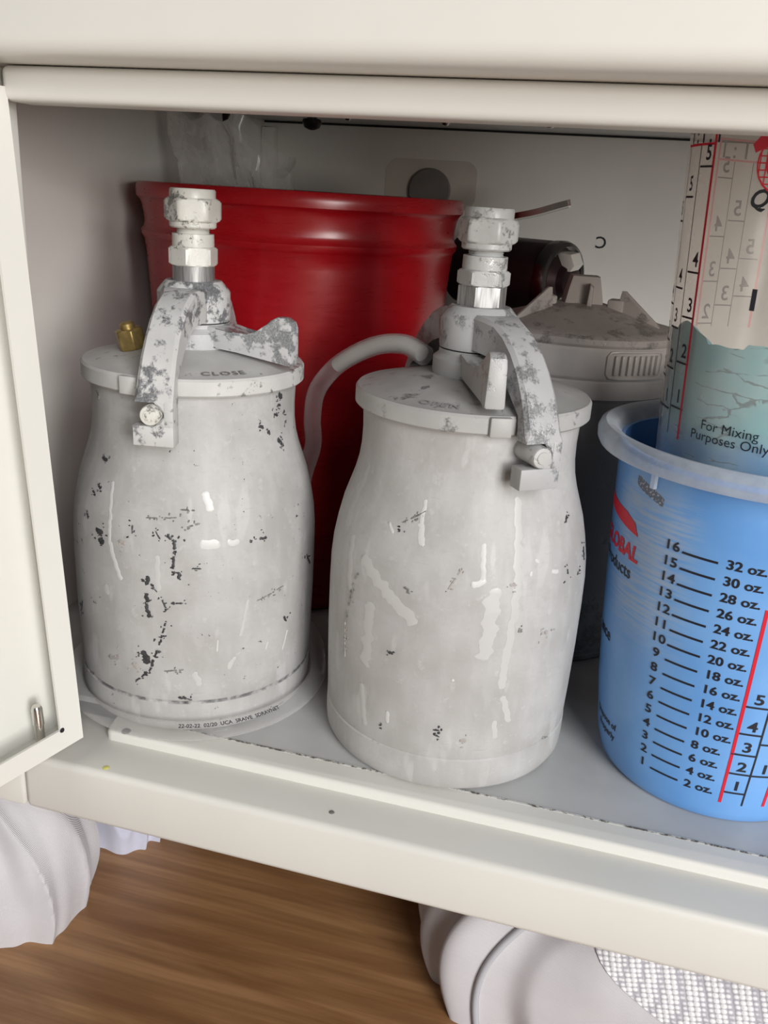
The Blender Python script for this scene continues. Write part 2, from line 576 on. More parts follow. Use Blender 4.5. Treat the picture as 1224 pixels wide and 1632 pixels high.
def b_lathe(bm, prof, n=96, a0=0., a1=2 * PI, c=(0, 0, 0)):
    full = abs(a1 - a0 - 2 * PI) < 1e-6
    cols = n if full else n + 1
    rings = []
    for (r, z) in prof:
        if r < 1e-6:
            rings.append([bm.verts.new((c[0], c[1], c[2] + z))])
        else:
            rings.append([bm.verts.new((c[0] + r * math.cos(a0 + (a1 - a0) * i / n), c[1] + r * math.sin(a0 + (a1 - a0) * i / n), c[2] + z)) for i in range(cols)])
    for A, B in zip(rings, rings[1:]):
        for i in range(n):
            j = (i + 1) % cols
            if len(A) == 1 and len(B) == 1:
                continue
            if len(A) == 1:
                bm.faces.new((A[0], B[j], B[i]))
            elif len(B) == 1:
                bm.faces.new((A[i], A[j], B[0]))
            else:
                bm.faces.new((A[i], A[j], B[j], B[i]))


def b_box(bm, lo, hi, bev=0., mat=None, seg=2):
    r = bmesh.ops.create_cube(bm, size=1)
    vs = r['verts']
    for v in vs:
        v.co = Vector([(lo[k] + hi[k]) / 2 + v.co[k] * (hi[k] - lo[k]) for k in range(3)])
    if bev:
        es = list({e for v in vs for e in v.link_edges})
        rr = bmesh.ops.bevel(bm, geom=es, offset=bev, segments=seg, affect='EDGES', profile=.5)
        vs = list({v for f in rr['faces'] for v in f.verts} | {v for v in vs if v.is_valid})
    if mat is not None:
        bmesh.ops.transform(bm, matrix=mat, verts=vs)
    return vs


def b_prism(bm, outline, thick, mat=None, bev=0.):
    """outline in (x,z), extruded along y; thick is a number or a function of (x,z) giving the half thickness"""
    th = thick if callable(thick) else (lambda x, z: thick)
    A = [bm.verts.new((x, -th(x, z), z)) for x, z in outline]
    B = [bm.verts.new((x, th(x, z), z)) for x, z in outline]
    n = len(outline)
    fs = [bm.faces.new(A), bm.faces.new(B[::-1])]
    for i in range(n):
        j = (i + 1) % n
        fs.append(bm.faces.new((A[j], A[i], B[i], B[j])))
    vs = A + B
    if bev:
        es = list({e for f in fs[:2] for e in f.edges})
        rr = bmesh.ops.bevel(bm, geom=es, offset=bev, segments=2, affect='EDGES', profile=.5)
        vs = list({v for f in rr['faces'] for v in f.verts} | {v for v in vs if v.is_valid} | {v for f in fs if f.is_valid for v in f.verts})
    if mat is not None:
        bmesh.ops.transform(bm, matrix=mat, verts=vs)
    return vs


def catmull(pts, per=10):
    pts = [Vector(p) for p in pts]
    P = [pts[0] * 2 - pts[1]] + pts + [pts[-1] * 2 - pts[-2]]
    out = []
    for i in range(1, len(P) - 2):
        for k in range(per):
            t = k / per
            a, b, c, d = P[i - 1], P[i], P[i + 1], P[i + 2]
            out.append(.5 * ((2 * b) + (c - a) * t + (2 * a - 5 * b + 4 * c - d) * t * t + (3 * b - a - 3 * c + d) * t ** 3))
    out.append(pts[-1])
    return out


def b_tube(bm, path, rad, n=14, cap=True):
    path = [Vector(p) for p in path]
    rf = rad if callable(rad) else (lambda t: rad)
    T0 = (path[1] - path[0]).normalized()
    N = T0.orthogonal().normalized()
    rings = []
    for i, p in enumerate(path):
        T = (path[min(i + 1, len(path) - 1)] - path[max(i - 1, 0)]).normalized()
        N = (N - T * N.dot(T)).normalized()
        Bn = T.cross(N)
        r = rf(i / (len(path) - 1))
        rings.append([bm.verts.new(p + (N * math.cos(2 * PI * k / n) + Bn * math.sin(2 * PI * k / n)) * r) for k in range(n)])
    for A, B in zip(rings, rings[1:]):
        for k in range(n):
            bm.faces.new((A[k], A[(k + 1) % n], B[(k + 1) % n], B[k]))
    if cap:
        bm.faces.new(rings[0][::-1])
        bm.faces.new(rings[-1])


def b_hex(bm, z0, z1, ap, rot=0., ch=.0009):
    """hexagon nut with the rounded corner chamfer: intersection of a hex prism with a turned profile"""
    n = 72
    rc = ap / math.cos(PI / 6)
    rings = []
    zs = [(z0, ap * .97), (z0 + ch * .6, (ap + rc) / 2), (z0 + ch * 1.4, rc), (z1 - ch * 1.4, rc), (z1 - ch * .6, (ap + rc) / 2), (z1, ap * .97)]
    for z, lim in zs:
        ring = []
        for i in range(n):
            a = rot + 2 * PI * i / n
            loc = (2 * PI * i / n) % (PI / 3) - PI / 6
            r = min(ap / math.cos(loc), lim)
            ring.append(bm.verts.new((r * math.cos(a), r * math.sin(a), z)))
        rings.append(ring)
    for A, B in zip(rings, rings[1:]):
        for i in range(n):
            j = (i + 1) % n
            bm.faces.new((A[i], A[j], B[j], B[i]))
    bm.faces.new(rings[0][::-1])
    bm.faces.new(rings[-1])


def text_mesh(body, size, bold=0., shear=0., align='CENTER', spacing=1.0):
    cu = bpy.data.curves.new('lettering', 'FONT')
    cu.body = body
    cu.size = 1.0
    cu.offset = bold / size
    cu.shear = shear
    cu.align_x = align
    cu.align_y = 'CENTER'
    cu.space_character = spacing
    cu.resolution_u = 3
    ob = bpy.data.objects.new('lettering_tmp', cu)
    COL.objects.link(ob)
    dg = bpy.context.evaluated_depsgraph_get()
    dg.update()
    me = bpy.data.meshes.new_from_object(ob.evaluated_get(dg))
    bpy.data.objects.remove(ob)
    V = [v.co * size for v in me.vertices]
    Fc = [tuple(p.vertices) for p in me.polygons]
    bpy.data.meshes.remove(me)
    return V, Fc


def b_add(bm, V, Fc):
    vs = [bm.verts.new(v) for v in V]
    for f in Fc:
        try:
            bm.faces.new([vs[i] for i in f])
        except ValueError:
            pass
    return vs


def split_long(V, Fc, step):
    """cut a flat x/y mesh into strips so that it can bend around a cup"""
    bm = bmesh.new()
    b_add(bm, V, Fc)
    xs = [v.co.x for v in bm.verts]
    x = math.ceil(min(xs) / step) * step
    while x < max(xs):
        bmesh.ops.bisect_plane(bm, geom=bm.verts[:] + bm.edges[:] + bm.faces[:], plane_co=(x, 0, 0), plane_no=(1, 0, 0), dist=1e-6)
        x += step
    ys = [v.co.y for v in bm.verts]
    if max(ys) - min(ys) > .012:
        y = min(ys) + .005
        while y < max(ys):
            bmesh.ops.bisect_plane(bm, geom=bm.verts[:] + bm.edges[:] + bm.faces[:], plane_co=(0, y, 0), plane_no=(0, 1, 0), dist=1e-6)
            y += .005
    bm.verts.index_update()
    V2 = [v.co.copy() for v in bm.verts]
    F2 = [[v.index for v in f.verts] for f in bm.faces]
    bm.free()
    return V2, F2


def wrap(bm, V, Fc, az, z, rfun, off=.00018, sq=1.):
    """bend flat lettering onto a cone about the z axis; az in degrees, the flat origin lands at height z"""
    V, Fc = split_long(V, Fc, .0025)
    out = []
    for v in V:
        zz = z + v.y
        r = rfun(zz) + off
        a = R_(az) + v.x * sq / rfun(z)
        out.append((r * math.cos(a), r * math.sin(a), zz))
    b_add(bm, out, Fc)


def rect(x0, y0, x1, y1):
    return [Vector((x0, y0, 0)), Vector((x1, y0, 0)), Vector((x1, y1, 0)), Vector((x0, y1, 0))], [(0, 1, 2, 3)]

# ------------------------------------------------------------------ setting: wooden floor
FZ = -.13
bm = bmesh.new()
b_box(bm, (-1.6, -1.6, FZ - .02), (1.6, 1.2, FZ), 0)
fl = from_bm('floor', bm, 'wood_floor', None, None)
fl['kind'] = 'structure'

# ------------------------------------------------------------------ cabinet
CB = (0.02, .11, FZ)
cab = thing('metal_cabinet', 'cream enamelled metal cabinet with open door and grey shelf on wooden floor', 'cabinet', CB)


def cbox(name, lo, hi, mat, bev=0., parent=None, seg=2):
    bm = bmesh.new()
    b_box(bm, [lo[k] - CB[k] for k in range(3)], [hi[k] - CB[k] for k in range(3)], bev, None, seg)
    return from_bm(name, bm, mat, parent or cab, 40 if bev else None)


XL, XR, YB, ZC = -.222, .450, .315, .2735
cbox('side_panel', (XL - .004, -.060, -.031), (XL, YB + .004, .45), 'inner_enamel')
cbox('side_panel', (XR, -.060, -.031), (XR + .004, YB + .004, .45), 'inner_enamel')
back = cbox('back_panel', (XL, YB, -.031), (XR, YB + .004, .45), 'inner_enamel')
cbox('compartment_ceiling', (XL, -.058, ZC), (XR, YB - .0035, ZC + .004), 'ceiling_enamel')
cbox('bottom_panel', (XL, -.045, -.031), (XR, YB, -.027), 'inner_enamel')
cbox('top_panel', (-.262, -.090, .45), (XR + .04, YB + .004, .455), 'cream_enamel')
cbox('corner_strip', (XL, YB - .010, 0), (XL + .010, YB, ZC - .0045), 'inner_enamel', .0012)
cbox('drawer_front', (-.262, -.094, .2600), (XR + .04, -.0605, .45), 'cream_enamel', .0065, None, 5)
cbox('top_rail', (-.1545, -.0745, .2488), (XR, -.0585, .2598), 'cream_enamel', .0026, None, 4)
cbox('front_post', (XL - .038, -.0715, -.0035), (-.1590, -.0600, .2598), 'cream_enamel', .001)
cbox('front_post', (XR - .004, -.0715, -.0035), (XR + .038, -.0600, .2598), 'cream_enamel', .001)
cbox('base_rail', (-.1645, -.0832, -.0312), (XR + .038, -.0440, -.0042), 'cream_enamel', .0030, None, 4)
cbox('corner_block', (-.262, -.0826, -.0312), (-.1652, -.0440, -.0045), 'cream_enamel', .0015)
for lx in (-.243, XR + .013):
    for ly in (-.052, .285):
        bm = bmesh.new()
        b_lathe(bm, [(0, FZ), (.011, FZ), (.012, FZ + .004), (.009, FZ + .012), (.009, -.0311), (0, -.0311)], 24, c=(lx - CB[0], ly - CB[1], -CB[2]))
        from_bm('foot', bm, 'steel_dark', cab)

# shelf with notched front corner and bright front lip
out = [(XL, -.040), (-.139, -.040), (-.139, -.0486), (XR, -.0486), (XR, YB), (XL, YB)]
bm = bmesh.new()
A = [bm.verts.new((x - CB[0], y - CB[1], -.003 - CB[2])) for x, y in out]
B = [bm.verts.new((x - CB[0], y - CB[1], 0 - CB[2])) for x, y in out]
bm.faces.new(A[::-1])
bm.faces.new(B)
for i in range(len(out)):
    j = (i + 1) % len(out)
    bm.faces.new((A[i], A[j], B[j], B[i]))
shelf = from_bm('shelf', bm, 'shelf_grey', cab, None)
bm = bmesh.new()
vs = b_box(bm, (-.1385 - CB[0], -.0612 - CB[1], -.0042 - CB[2]), (XR - CB[0], -.0490 - CB[1], .0002 - CB[2]))
ev = [e for e in bm.edges if abs(e.verts[0].co.x - e.verts[1].co.x) < 1e-6 and abs(e.verts[0].co.y - e.verts[1].co.y) < 1e-6 and e.verts[0].co.x < 0 and e.verts[0].co.y < -.06 - CB[1]]
bmesh.ops.bevel(bm, geom=ev, offset=.004, segments=5, affect='EDGES', profile=.5)
ev = [e for e in bm.edges if e.verts[0].co.z > -CB[2] and e.verts[1].co.z > -CB[2] and min(e.verts[0].co.y, e.verts[1].co.y) < -.0495 - CB[1] and max(e.verts[0].co.y, e.verts[1].co.y) < -.0494 - CB[1]]
bmesh.ops.bevel(bm, geom=ev, offset=.0018, segments=4, affect='EDGES', profile=.5)
from_bm('shelf_lip', bm, 'cream_enamel', cab, 40)
cbox('dirt_line', (-.136, -.0493, -.002), (XR, -.0483, .00035), 'seam_dirt')
bm = bmesh.new()
b_lathe(bm, [(0, .0003), (.0016, .0003), (.0022, -.0002)], 16, c=(-.1290 - CB[0], -.0585 - CB[1], -CB[2] + .0003))
from_bm('rivet', bm, 'steel_dark', cab)
bm = bmesh.new()
b_lathe(bm, [(0, .0004), (.0009, .0003), (.0012, 0)], 12, c=(-.029 - CB[0], -.0742 - CB[1], -.0042 - CB[2]))
from_bm('grit_speck', bm, 'dirt_grey', cab)
bm = bmesh.new()
b_lathe(bm, [(0, .0003), (.0009, .0003), (.0015, 0)], 12, c=(-.1265 - CB[0], -.0790 - CB[1], -.0042 - CB[2]))
from_bm('paint_speck', bm, 'yellow_paint', cab)

# ceiling hardware
cbox('ceiling_gap', (XL, YB - .0035, ZC - .0012), (XR, YB, ZC + .003), 'dark_gap')
for bx, by in ((-.1885, .165), (-.1465, .206), ):
    bm = bmesh.new()
    b_lathe(bm, [(.0030, 0), (.0030, -.0052), (.0056, -.0058), (.0060, -.0078), (.0046, -.0105), (.0020, -.0117), (0, -.0120)], 24, c=(bx - CB[0], by - CB[1], ZC - CB[2]))
    from_bm('rubber_bumper', bm, 'black_plastic', cab)
for bx, by in ((-.1343, .2392), (-.0713, .2457), (-.0039, .2305), (.0619, .2014)):
    bm = bmesh.new()
    b_lathe(bm, [(.0030, 0), (.0029, -.0018), (.0018, -.0032), (0, -.0036)], 16, c=(bx - CB[0], by - CB[1], ZC - CB[2]))
    from_bm('screw', bm, 'steel', cab)

# reversed C printed on the back panel
V, Fc = text_mesh('C', .0112, .00012)
bm = bmesh.new()
b_add(bm, [(-v.x + .0320 - CB[0], YB - .0002 - CB[1], v.y + .2037 - CB[2]) for v in V], Fc)
from_bm('letter_mark', bm, 'print_black', cab, None)

# door, swung open past square
D0 = Vector((-.1402, -.0736, .004))
h = (Vector((-.1526, -.0737, .2537)) - D0).normalized()
u = Vector((-.285, -.9585, 0))
u = (u - h * u.dot(h)).normalized()
wv_ = h.cross(u)
DM = Matrix(((u.x, wv_.x, h.x, D0.x - CB[0]), (u.y, wv_.y, h.y, D0.y - CB[1]), (u.z, wv_.z, h.z, D0.z - CB[2]), (0, 0, 0, 1)))
DW, DH, DL, DD = .232, .2495, .0105, .0150
bm = bmesh.new()
for lo, hi in (((0, -.0012, 0), (DL, 0, DH)), ((DW - DL, -.0012, 0), (DW, 0, DH)), ((DL, -.0012, 0), (DW - DL, 0, .0090)), ((DL, -.0012, DH - .009), (DW - DL, 0, DH)),
               ((0, -DD, 0), (.0012, -.0012, DH)), ((DW - .0012, -DD, 0), (DW, -.0012, DH)), ((.0012, -DD, 0), (DW - .0012, -.0012, .0012)), ((.0012, -DD, DH - .0012), (DW - .0012, -.0012, DH))):
    b_box(bm, lo, hi, 0, DM)
door = from_bm('door', bm, 'cream_enamel', cab, None)
bm = bmesh.new()
b_box(bm, (0.0012, -DD - .0012, .0012), (DW - .0012, -DD + .0, DH - .0012), 0, DM)
from_bm('door_panel', bm, 'cream_enamel', door, None)
bm = bmesh.new()
b_lathe(bm, [(0, .0015), (.0019, .0015), (.0019, .0125), (.0022, .0128), (.0022, .0200), (.0017, .0212), (0, .0214)], 20)
bmesh.ops.transform(bm, matrix=DM @ Matrix.Translation((.0158, -.0062, 0)), verts=bm.verts)
from_bm('hinge_pin', bm, 'steel', door)
bm = bmesh.new()
b_lathe(bm, [(0, .0003), (.0009, .0003), (.0011, 0)], 12)
bmesh.ops.transform(bm, matrix=DM @ Matrix.Translation((.0098, .0001, .0088)) @ Matrix.Rotation(R_(-90), 4, 'X'), verts=bm.verts)
from_bm('drilled_hole', bm, 'dark_gap', door)

# ------------------------------------------------------------------ paint cups
BODY = [(0, .0006), (.046, .0006), (.0500, 0), (.0522, .0012), (.0534, .0035), (.0537, .0075), (.0537, .0150), (.0532, .0156), (.0535, .0163), (.0540, .030), (.0545, .050), (.0546, .070), (.0544, .082),
        (.0537, .090), (.0522, .0985), (.0502, .1070), (.0482, .1130), (.0460, .1195), (.0446, .1250), (.0438, .1310), (.0436, .1380), (.0439, .1450), (.0441, .1500), (.0, .1502)]
LID = [(.0442, .1484), (.0466, .1482), (.0474, .1490), (.0474, .1545), (.0466, .1555), (.0450, .1556), (.040, .1572), (.032, .1590), (.024, .1606), (.016, .1618), (.0, .1622)]


def body_r(z):
    for (r0, z0), (r1, z1) in zip(BODY[5:], BODY[6:]):
        if z <= z1 and z1 > z0:
            return r0 + (r1 - r0) * max(0, (z - z0)) / (z1 - z0)
    return .0441


def marks(lst, lo, hi, name, mat, parent, off, seed, rag=1.):
    """ragged flecks, runs and painted glints lying on the cup wall: (u0, z0, u1, z1, half width, strength)"""
    bm = bmesh.new()
    rng = random.Random(seed)
    todo = [m for m in lst if lo <= m[5] < hi]
    if rag > .5:
        extra = []
        for (a0, a1, b0, b1, wd, st) in todo:
            L = math.hypot(b0 - a0, b1 - a1)
            for k in range(int(3 + L / .0022 + wd / .0004)):
                f = rng.random()
                x = a0 + (b0 - a0) * f + rng.gauss(0, 1) * (wd * 1.5 + .0006)
                z = a1 + (b1 - a1) * f + rng.gauss(0, 1) * (wd * 1.5 + .0006)
                ln = rng.random() * .0008
                an = rng.choice((0, 1.57, .3, 1.2))
                extra.append((x, z, x + ln * math.cos(an), z + ln * math.sin(an), .00012 + rng.random() * .00028, st))
        todo = todo + extra
    for (a0, a1, b0, b1, wd, st) in todo:
        A, B = Vector((a0, a1)), Vector((b0, b1))
        d = B - A
        L = d.length
        t = d / L if L > 1e-5 else Vector((1, 0))
        nrm = Vector((-t.y, t.x))
        tot = L + 2 * wd
        ns = max(7, min(60, int(tot / .0005)))
        sd = rng.random() * 50
        rows = []
        for i in range(ns + 1):
            sx = -wd + tot * i / ns
            over = max(0, -sx, sx - L)
            w0 = wd * math.sqrt(max(0, 1 - (over / wd) ** 2)) + .00002
            row = []
            for k in (-1, 0, 1):
                jit = mnoise.noise(Vector((sx * 1600 + sd, k * 9.1, sd))) * .85 * rag + mnoise.noise(Vector((sx * 420 + sd, k * 5.1, sd))) * (.35 + .25 * rag)
                cen = mnoise.noise(Vector((sx * 350 + sd, 77, sd))) * wd * .6
                p = A + t * sx + nrm * (cen + k * w0 * (1 + jit * .9))
                z = min(.1478, max(.004, p.y))
                r = body_r(z) + off + (off * .8 if k == 0 else -off * .6)
                a = p.x / .054 - PI / 2
                row.append(bm.verts.new((r * math.cos(a), r * math.sin(a), z)))
            rows.append(row)
        for kk, (P0, P1) in enumerate(zip(rows, rows[1:])):
            if rag > .5 and L > .004 and mnoise.noise(Vector((kk * .31 + sd, 3.3, sd))) > .18:
                continue
            bm.faces.new((P0[0], P0[1], P1[1], P1[0]))
            bm.faces.new((P0[1], P0[2], P1[2], P1[1]))
    if not bm.verts:
        bm.free()
        return
    o = from_bm(name, bm, mat, parent, 80)
    o['kind'] = 'stuff'
    return o


def paint_cup(loc, label, mats, yoke_az, lever_az, lid_text, text_az, brass, nut_rot, dark, white):
    t = thing('paint_cup', label, 'paint cup', loc)
    bm = bmesh.new()
    prof = []
    for (a, b), (c, d) in zip(BODY, BODY[1:]):
        prof.append((a, b))
        if d - b > .004:
            prof.append(((a + c) / 2, (b + d) / 2))
    prof.append(BODY[-1])
    b_lathe(bm, prof, 128)
    cb_ = from_bm('cup_body', bm, mats['body'], t, 30)
    marks(white, 0, .65, 'faint_runs', 'drip_faint', cb_, .00010, 3, .1)
    marks(white, .65, 2, 'paint_runs_and_glints', 'drip_and_glint_white', cb_, .00016, 4, .2)  # white runs, plus painted reflections on the chipped cup
    marks(dark, 0, .45, 'stains', 'stain_brown', cb_, .00020, 5)
    marks(dark, .45, .75, 'scratches', 'chip_grey', cb_, .00022, 6)
    marks(dark, .75, 2, 'bare_chips', 'chip_dark', cb_, .00024, 7)
    bm = bmesh.new()
    b_lathe(bm, LID, 112)
    lid = from_bm('lid', bm, mats['lid'], t, 30)
    # lug on the lid rim beside the yoke
    bm = bmesh.new()
    b_box(bm, (.0440, -.0040, .1480), (.0490, .0040, .1553), .0006)
    bmesh.ops.transform(bm, matrix=Matrix.Rotation(R_(yoke_az) - .27, 4, 'Z'), verts=bm.verts)
    from_bm('rim_lug', bm, mats['lid'], lid)
    # embossed word on the lid
    V, Fc = text_mesh(lid_text, .0052, .00010, spacing=1.2)
    bm = bmesh.new()
    for_v = []
    for v in V:
        r = .0425 + v.y * -.8
        a = R_(text_az) + v.x / .041
        zz = .1556 + (.0462 - r) * .27 + .0004
        for_v.append((r * math.cos(a), r * math.sin(a), zz))
    # letters read from outside: up is towards the centre
    b_add(bm, for_v, Fc)
    from_bm('embossed_word', bm, mats['word'], lid, None)
    # yoke
    outer = [(.008, .1862), (.016, .1862), (.0235, .1850), (.0310, .1820), (.0380, .1772), (.0440, .1712), (.0492, .1640), (.0530, .1565), (.0552, .1510), (.0558, .1478)]
    inner = [(.008, .1735), (.016, .1732), (.0220, .1722), (.0272, .1704), (.0325, .1676), (.0375, .1640), (.0425, .1600), (.0476, .1562), (.0488, .1510), (.0489, .1478)]
    bm = bmesh.new()
    for s_ in (0, PI):
        b2 = bmesh.new()
        rows = []
        for k, ((ro, zo), (ri, zi)) in enumerate(zip(outer, inner)):
            wd = .0090 if k < 2 else (.0068 + .0008 * max(0, (k - 5)) / 4)
            ch = .0014 if k < 9 else .0001
            d = Vector((ri - ro, zi - zo)).normalized() * ch
            rows.append([b2.verts.new(p) for p in ((ro + d.x, -wd, zo + d.y), (ro, -wd + ch, zo), (ro, wd - ch, zo), (ro + d.x, wd, zo + d.y), (ri, wd, zi), (ri, -wd, zi))])
        for A, B in zip(rows, rows[1:]):
            for i in range(6):
                j = (i + 1) % 6
                b2.faces.new((A[i], A[j], B[j], B[i]))
        b2.faces.new(rows[0])
        b2.faces.new(rows[-1][::-1])
        # slotted foot plate: outline in (tangent, z), slot opens to the left seen from outside
        wl = .0076
        b_box(b2, (.0489, -wl - .0008, .1306), (.0560, wl, .1386), .0005)
        b_box(b2, (.0489, .0040, .1380), (.0559, wl, .1484), .0005)
        # rounded end of the slot
        arc = [(.0044, .1384)] + [(-.0006 + .0046 * math.cos(R_(-80 + 20 * q)), .1431 + .0046 * math.sin(R_(-80 + 20 * q))) for q in range(9)] + [(.0044, .1480)]
        I = [b2.verts.new((.0490, y, z)) for y, z in arc]
        O = [b2.verts.new((.0556, y, z)) for y, z in arc]
        for i in range(len(arc) - 1):
            b2.faces.new((I[i], I[i + 1], O[i + 1], O[i]))
        for S_ in (I, O):
            cv = b2.verts.new((S_[0].co.x, .0046, .1432))
            for i in range(len(arc) - 1):
                b2.faces.new((S_[i], S_[i + 1], cv))
        bmesh.ops.recalc_face_normals(b2, faces=b2.faces)
        bmesh.ops.transform(b2, matrix=Matrix.Rotation(s_, 4, 'Z'), verts=b2.verts)
        tmp = bpy.data.meshes.new('tmp')
        b2.to_mesh(tmp)
        b2.free()
        bm.from_mesh(tmp)
        bpy.data.meshes.remove(tmp)
    b_lathe(bm, [(0, .1722), (.0150, .1722), (.0153, .1735), (.0153, .1838), (.0146, .1850), (.0124, .1876), (.0116, .1884), (0, .1886)], 64)
    yk = from_bm('yoke', bm, mats['yoke'], t, 28)
    yk.rotation_euler = (0, 0, R_(yoke_az))
    # studs on the cup neck
    for s_ in (0, PI):
        bm = bmesh.new()
        b_lathe(bm, [(0, .0430), (.0040, .0430), (.0040, .0568), (.0036, .0575), (.0024, .0577), (.0022, .0580), (.0009, .0581), (0, .0581)], 24)
        bmesh.ops.transform(bm, matrix=Matrix.Rotation(R_(yoke_az) + s_ - .02, 4, 'Z') @ Matrix.Translation((0, 0, .1430)) @ Matrix.Rotation(R_(90), 4, 'Y'), verts=bm.verts)
        from_bm('stud', bm, mats['stud'], t)
    # cam lever
    ol = [(.008, .1718), (.0165, .1712), (.0240, .1694), (.0300, .1686), (.0340, .1700), (.0372, .1735), (.0400, .1762), (.0432, .1778), (.0465, .1776), (.0490, .1762), (.0500, .1735), (.0500, .1600), (.0496, .1586), (.0480, .1588),
          (.0420, .1594), (.0340, .1604), (.0260, .1618), (.0165, .1630), (.008, .1632)]

    def th(x, z):
        if x < .020:
            return .0085
        if x < .034:
            return .0085 - (x - .020) / .014 * .0047
        return .0038 - max(0, z - .170) * .10
    bm = bmesh.new()
    b_prism(bm, ol, th, None, .0010)
    b_lathe(bm, [(0, .1612), (.0168, .1612), (.0172, .1625), (.0172, .1680), (.0160, .1690), (.0150, .1700), (.0150, .1716), (0, .1716)], 56)
    lv = from_bm('lever', bm, mats['lever'], t, 32)
    lv.rotation_euler = (0, 0, R_(lever_az))
    # fittings
    bm = bmesh.new()
    if brass:
        b_lathe(bm, [(0, .1884), (.0087, .1884), (.0087, .1945), (0, .1945)], 48)
    else:
        b_hex(bm, .1884, .1962, .0084, R_(nut_rot + 22), .0002)
    from_bm('steel_base', bm, 'steel_brushed', t)
    bm = bmesh.new()
    b_hex(bm, .1943 if brass else .1960, .2022, .0089, R_(nut_rot + 12), .0007)
    b_lathe(bm, [(0, .2020), (.0086, .2020), (.0087, .2030), (.0086, .2072), (0, .2074)], 48)
    from_bm('lower_nut', bm, mats['nut'], t)
    bm = bmesh.new()
    b_lathe(bm, [(0, .2070), (.0066, .2070), (.0068, .2076), (.0065, .2080), (.0068, .2085), (.0065, .2090), (.0067, .2096), (0, .2098)], 40)
    from_bm('thread', bm, mats['nut'], t)
    bm = bmesh.new()
    b_lathe(bm, [(0, .2094), (.0090, .2094), (.0096, .2100), (.0096, .2124), (0, .2126)], 48)
    b_hex(bm, .2118, .2212, .0101, R_(nut_rot), .0011)
    b_lathe(bm, [(0, .2205), (.0094, .2205), (.0094, .2240), (.0090, .2247), (.0070, .2247), (.0066, .2235), (.0066, .2190), (0, .2190)], 48)
    from_bm('coupling_nut', bm, mats['nut'], t)
    if brass:
        b_ = bmesh.new()
        b_hex(b_, .0, .0085, .0052, .2, .0006)
        b_lathe(b_, [(0, .0080), (.0030, .0080), (.0030, .0105), (.0022, .0112), (0, .0112)], 24)
        b_lathe(b_, [(0, -.002), (.0046, -.002), (.0046, .0005), (0, .0005)], 24)
        bmesh.ops.transform(b_, matrix=Matrix.Translation((-.0195, -.0175, .1602)) @ Matrix.Rotation(R_(8), 4, 'X') @ Matrix.Rotation(R_(-10), 4, 'Y'), verts=b_.verts)
        from_bm('brass_vent', b_, 'brass', t)
    return t


# brushed steel with vertical scratches
s = NT('steel_brushed')
nz = s.noise(s.obj((900, 900, 60)), 1, 3, .6)
s.set(Base_Color=s.mix(s.ramp(nz, .3, .7), (.20, .197, .193), (.40, .395, .39)), Metallic=.6, Roughness=.5)

LC = (-.1227, -.001, 0)
RC = (0., 0., 0)
paint_cup(LC, 'white painted metal paint cup with many dark chips and a brass vent on its lid', dict(body='can_paint_chipped', lid='lid_white', yoke='yoke_chipped', stud='nut_white', lever='lever_bare', nut='nut_white', word='chip_grey'),
          -79.5, -10, 'CLOSE', -48, True, -63 + 30, LD, LW)
paint_cup(RC, 'smooth whitish metal paint cup with grey cast yoke, beside the blue mixing cup', dict(body='can_paint_smooth', lid='lid_grey', yoke='yoke_cast', stud='nut_grey', lever='lever_grey', nut='nut_grey', word='word_grey'),
          -52.5, -72, 'OPEN', -97, False, -81 + 22, RD, RW)

# ------------------------------------------------------------------ red bucket
BK = (-.129, .1455, 0)


def bkr(z):
    return .0735 + (.0868 - .0735) * z / .205


bt = thing('red_bucket', 'glossy red plastic bucket with rolled rim behind the two paint cups', 'bucket', BK)
bm = bmesh.new()
prof = [(0, .0022), (.066, .0022), (.070, 0), (.0725, .0015), (bkr(.006), .006), (bkr(.05), .05), (bkr(.1), .1), (bkr(.15), .15), (bkr(.190), .190), (.0868, .1975), (.0876, .1985), (.0884, .2000), (.0887, .2020), (.0872, .2036), (.0866, .2060), (.0868, .2100),
        (.0878, .2150), (.0884, .2168), (.0893, .2180), (.0905, .2190), (.0908, .2215), (.0906, .2245), (.0896, .2262), (.0880, .2264), (.0866, .2255), (.0862, .2200),
        (bkr(.19) - .0022, .19), (bkr(.1) - .0022, .1), (bkr(.01) - .0022, .0046), (0, .0046)]
b_lathe(bm, prof, 128)
from_bm('bucket_body', bm, 'red_plastic', bt, 40)

# crumpled clear bag standing in the bucket
random.seed(4)
bag = thing('plastic_bag', 'crumpled clear plastic bag poking out of the red bucket', 'plastic bag', (-.170, .150, .0046))


def crumple(bm, cx, cy, wx, wy, z0, z1, seed, lean=(0, 0), top=None, n=46, m=34):
    rows = []
    for j in range(m + 1):
        t = j / m
        row = []
        for i in range(n):
            a = 2 * PI * i / n
            zt = z1 if top is None else top(a)
            z = z0 + (zt - z0) * t
            k = .55 + .45 * t
            p = Vector((cx * t + .030 * (1 - t) + wx * k * math.cos(a) + lean[0] * t, cy + .0 * (1 - t) + wy * k * math.sin(a) + lean[1] * t, z))
            q = Vector((p.x * 38 + seed, p.y * 38, p.z * 30))
            d = mnoise.noise_vector(q) * .011 + mnoise.noise_vector(q * 2.7) * .0045
            f1 = abs(mnoise.noise(q * 1.6)) * .008
            p += Vector((d.x + f1, d.y - f1, d.z * .4)) * min(1, .3 + t)
            row.append(bm.verts.new(p))
        rows.append(row)
    for A, B in zip(rows, rows[1:]):
        for i in range(n):
            j = (i + 1) % n
            bm.faces.new((A[i], A[j], B[j], B[i]))
    bm.faces.new(rows[0][::-1])


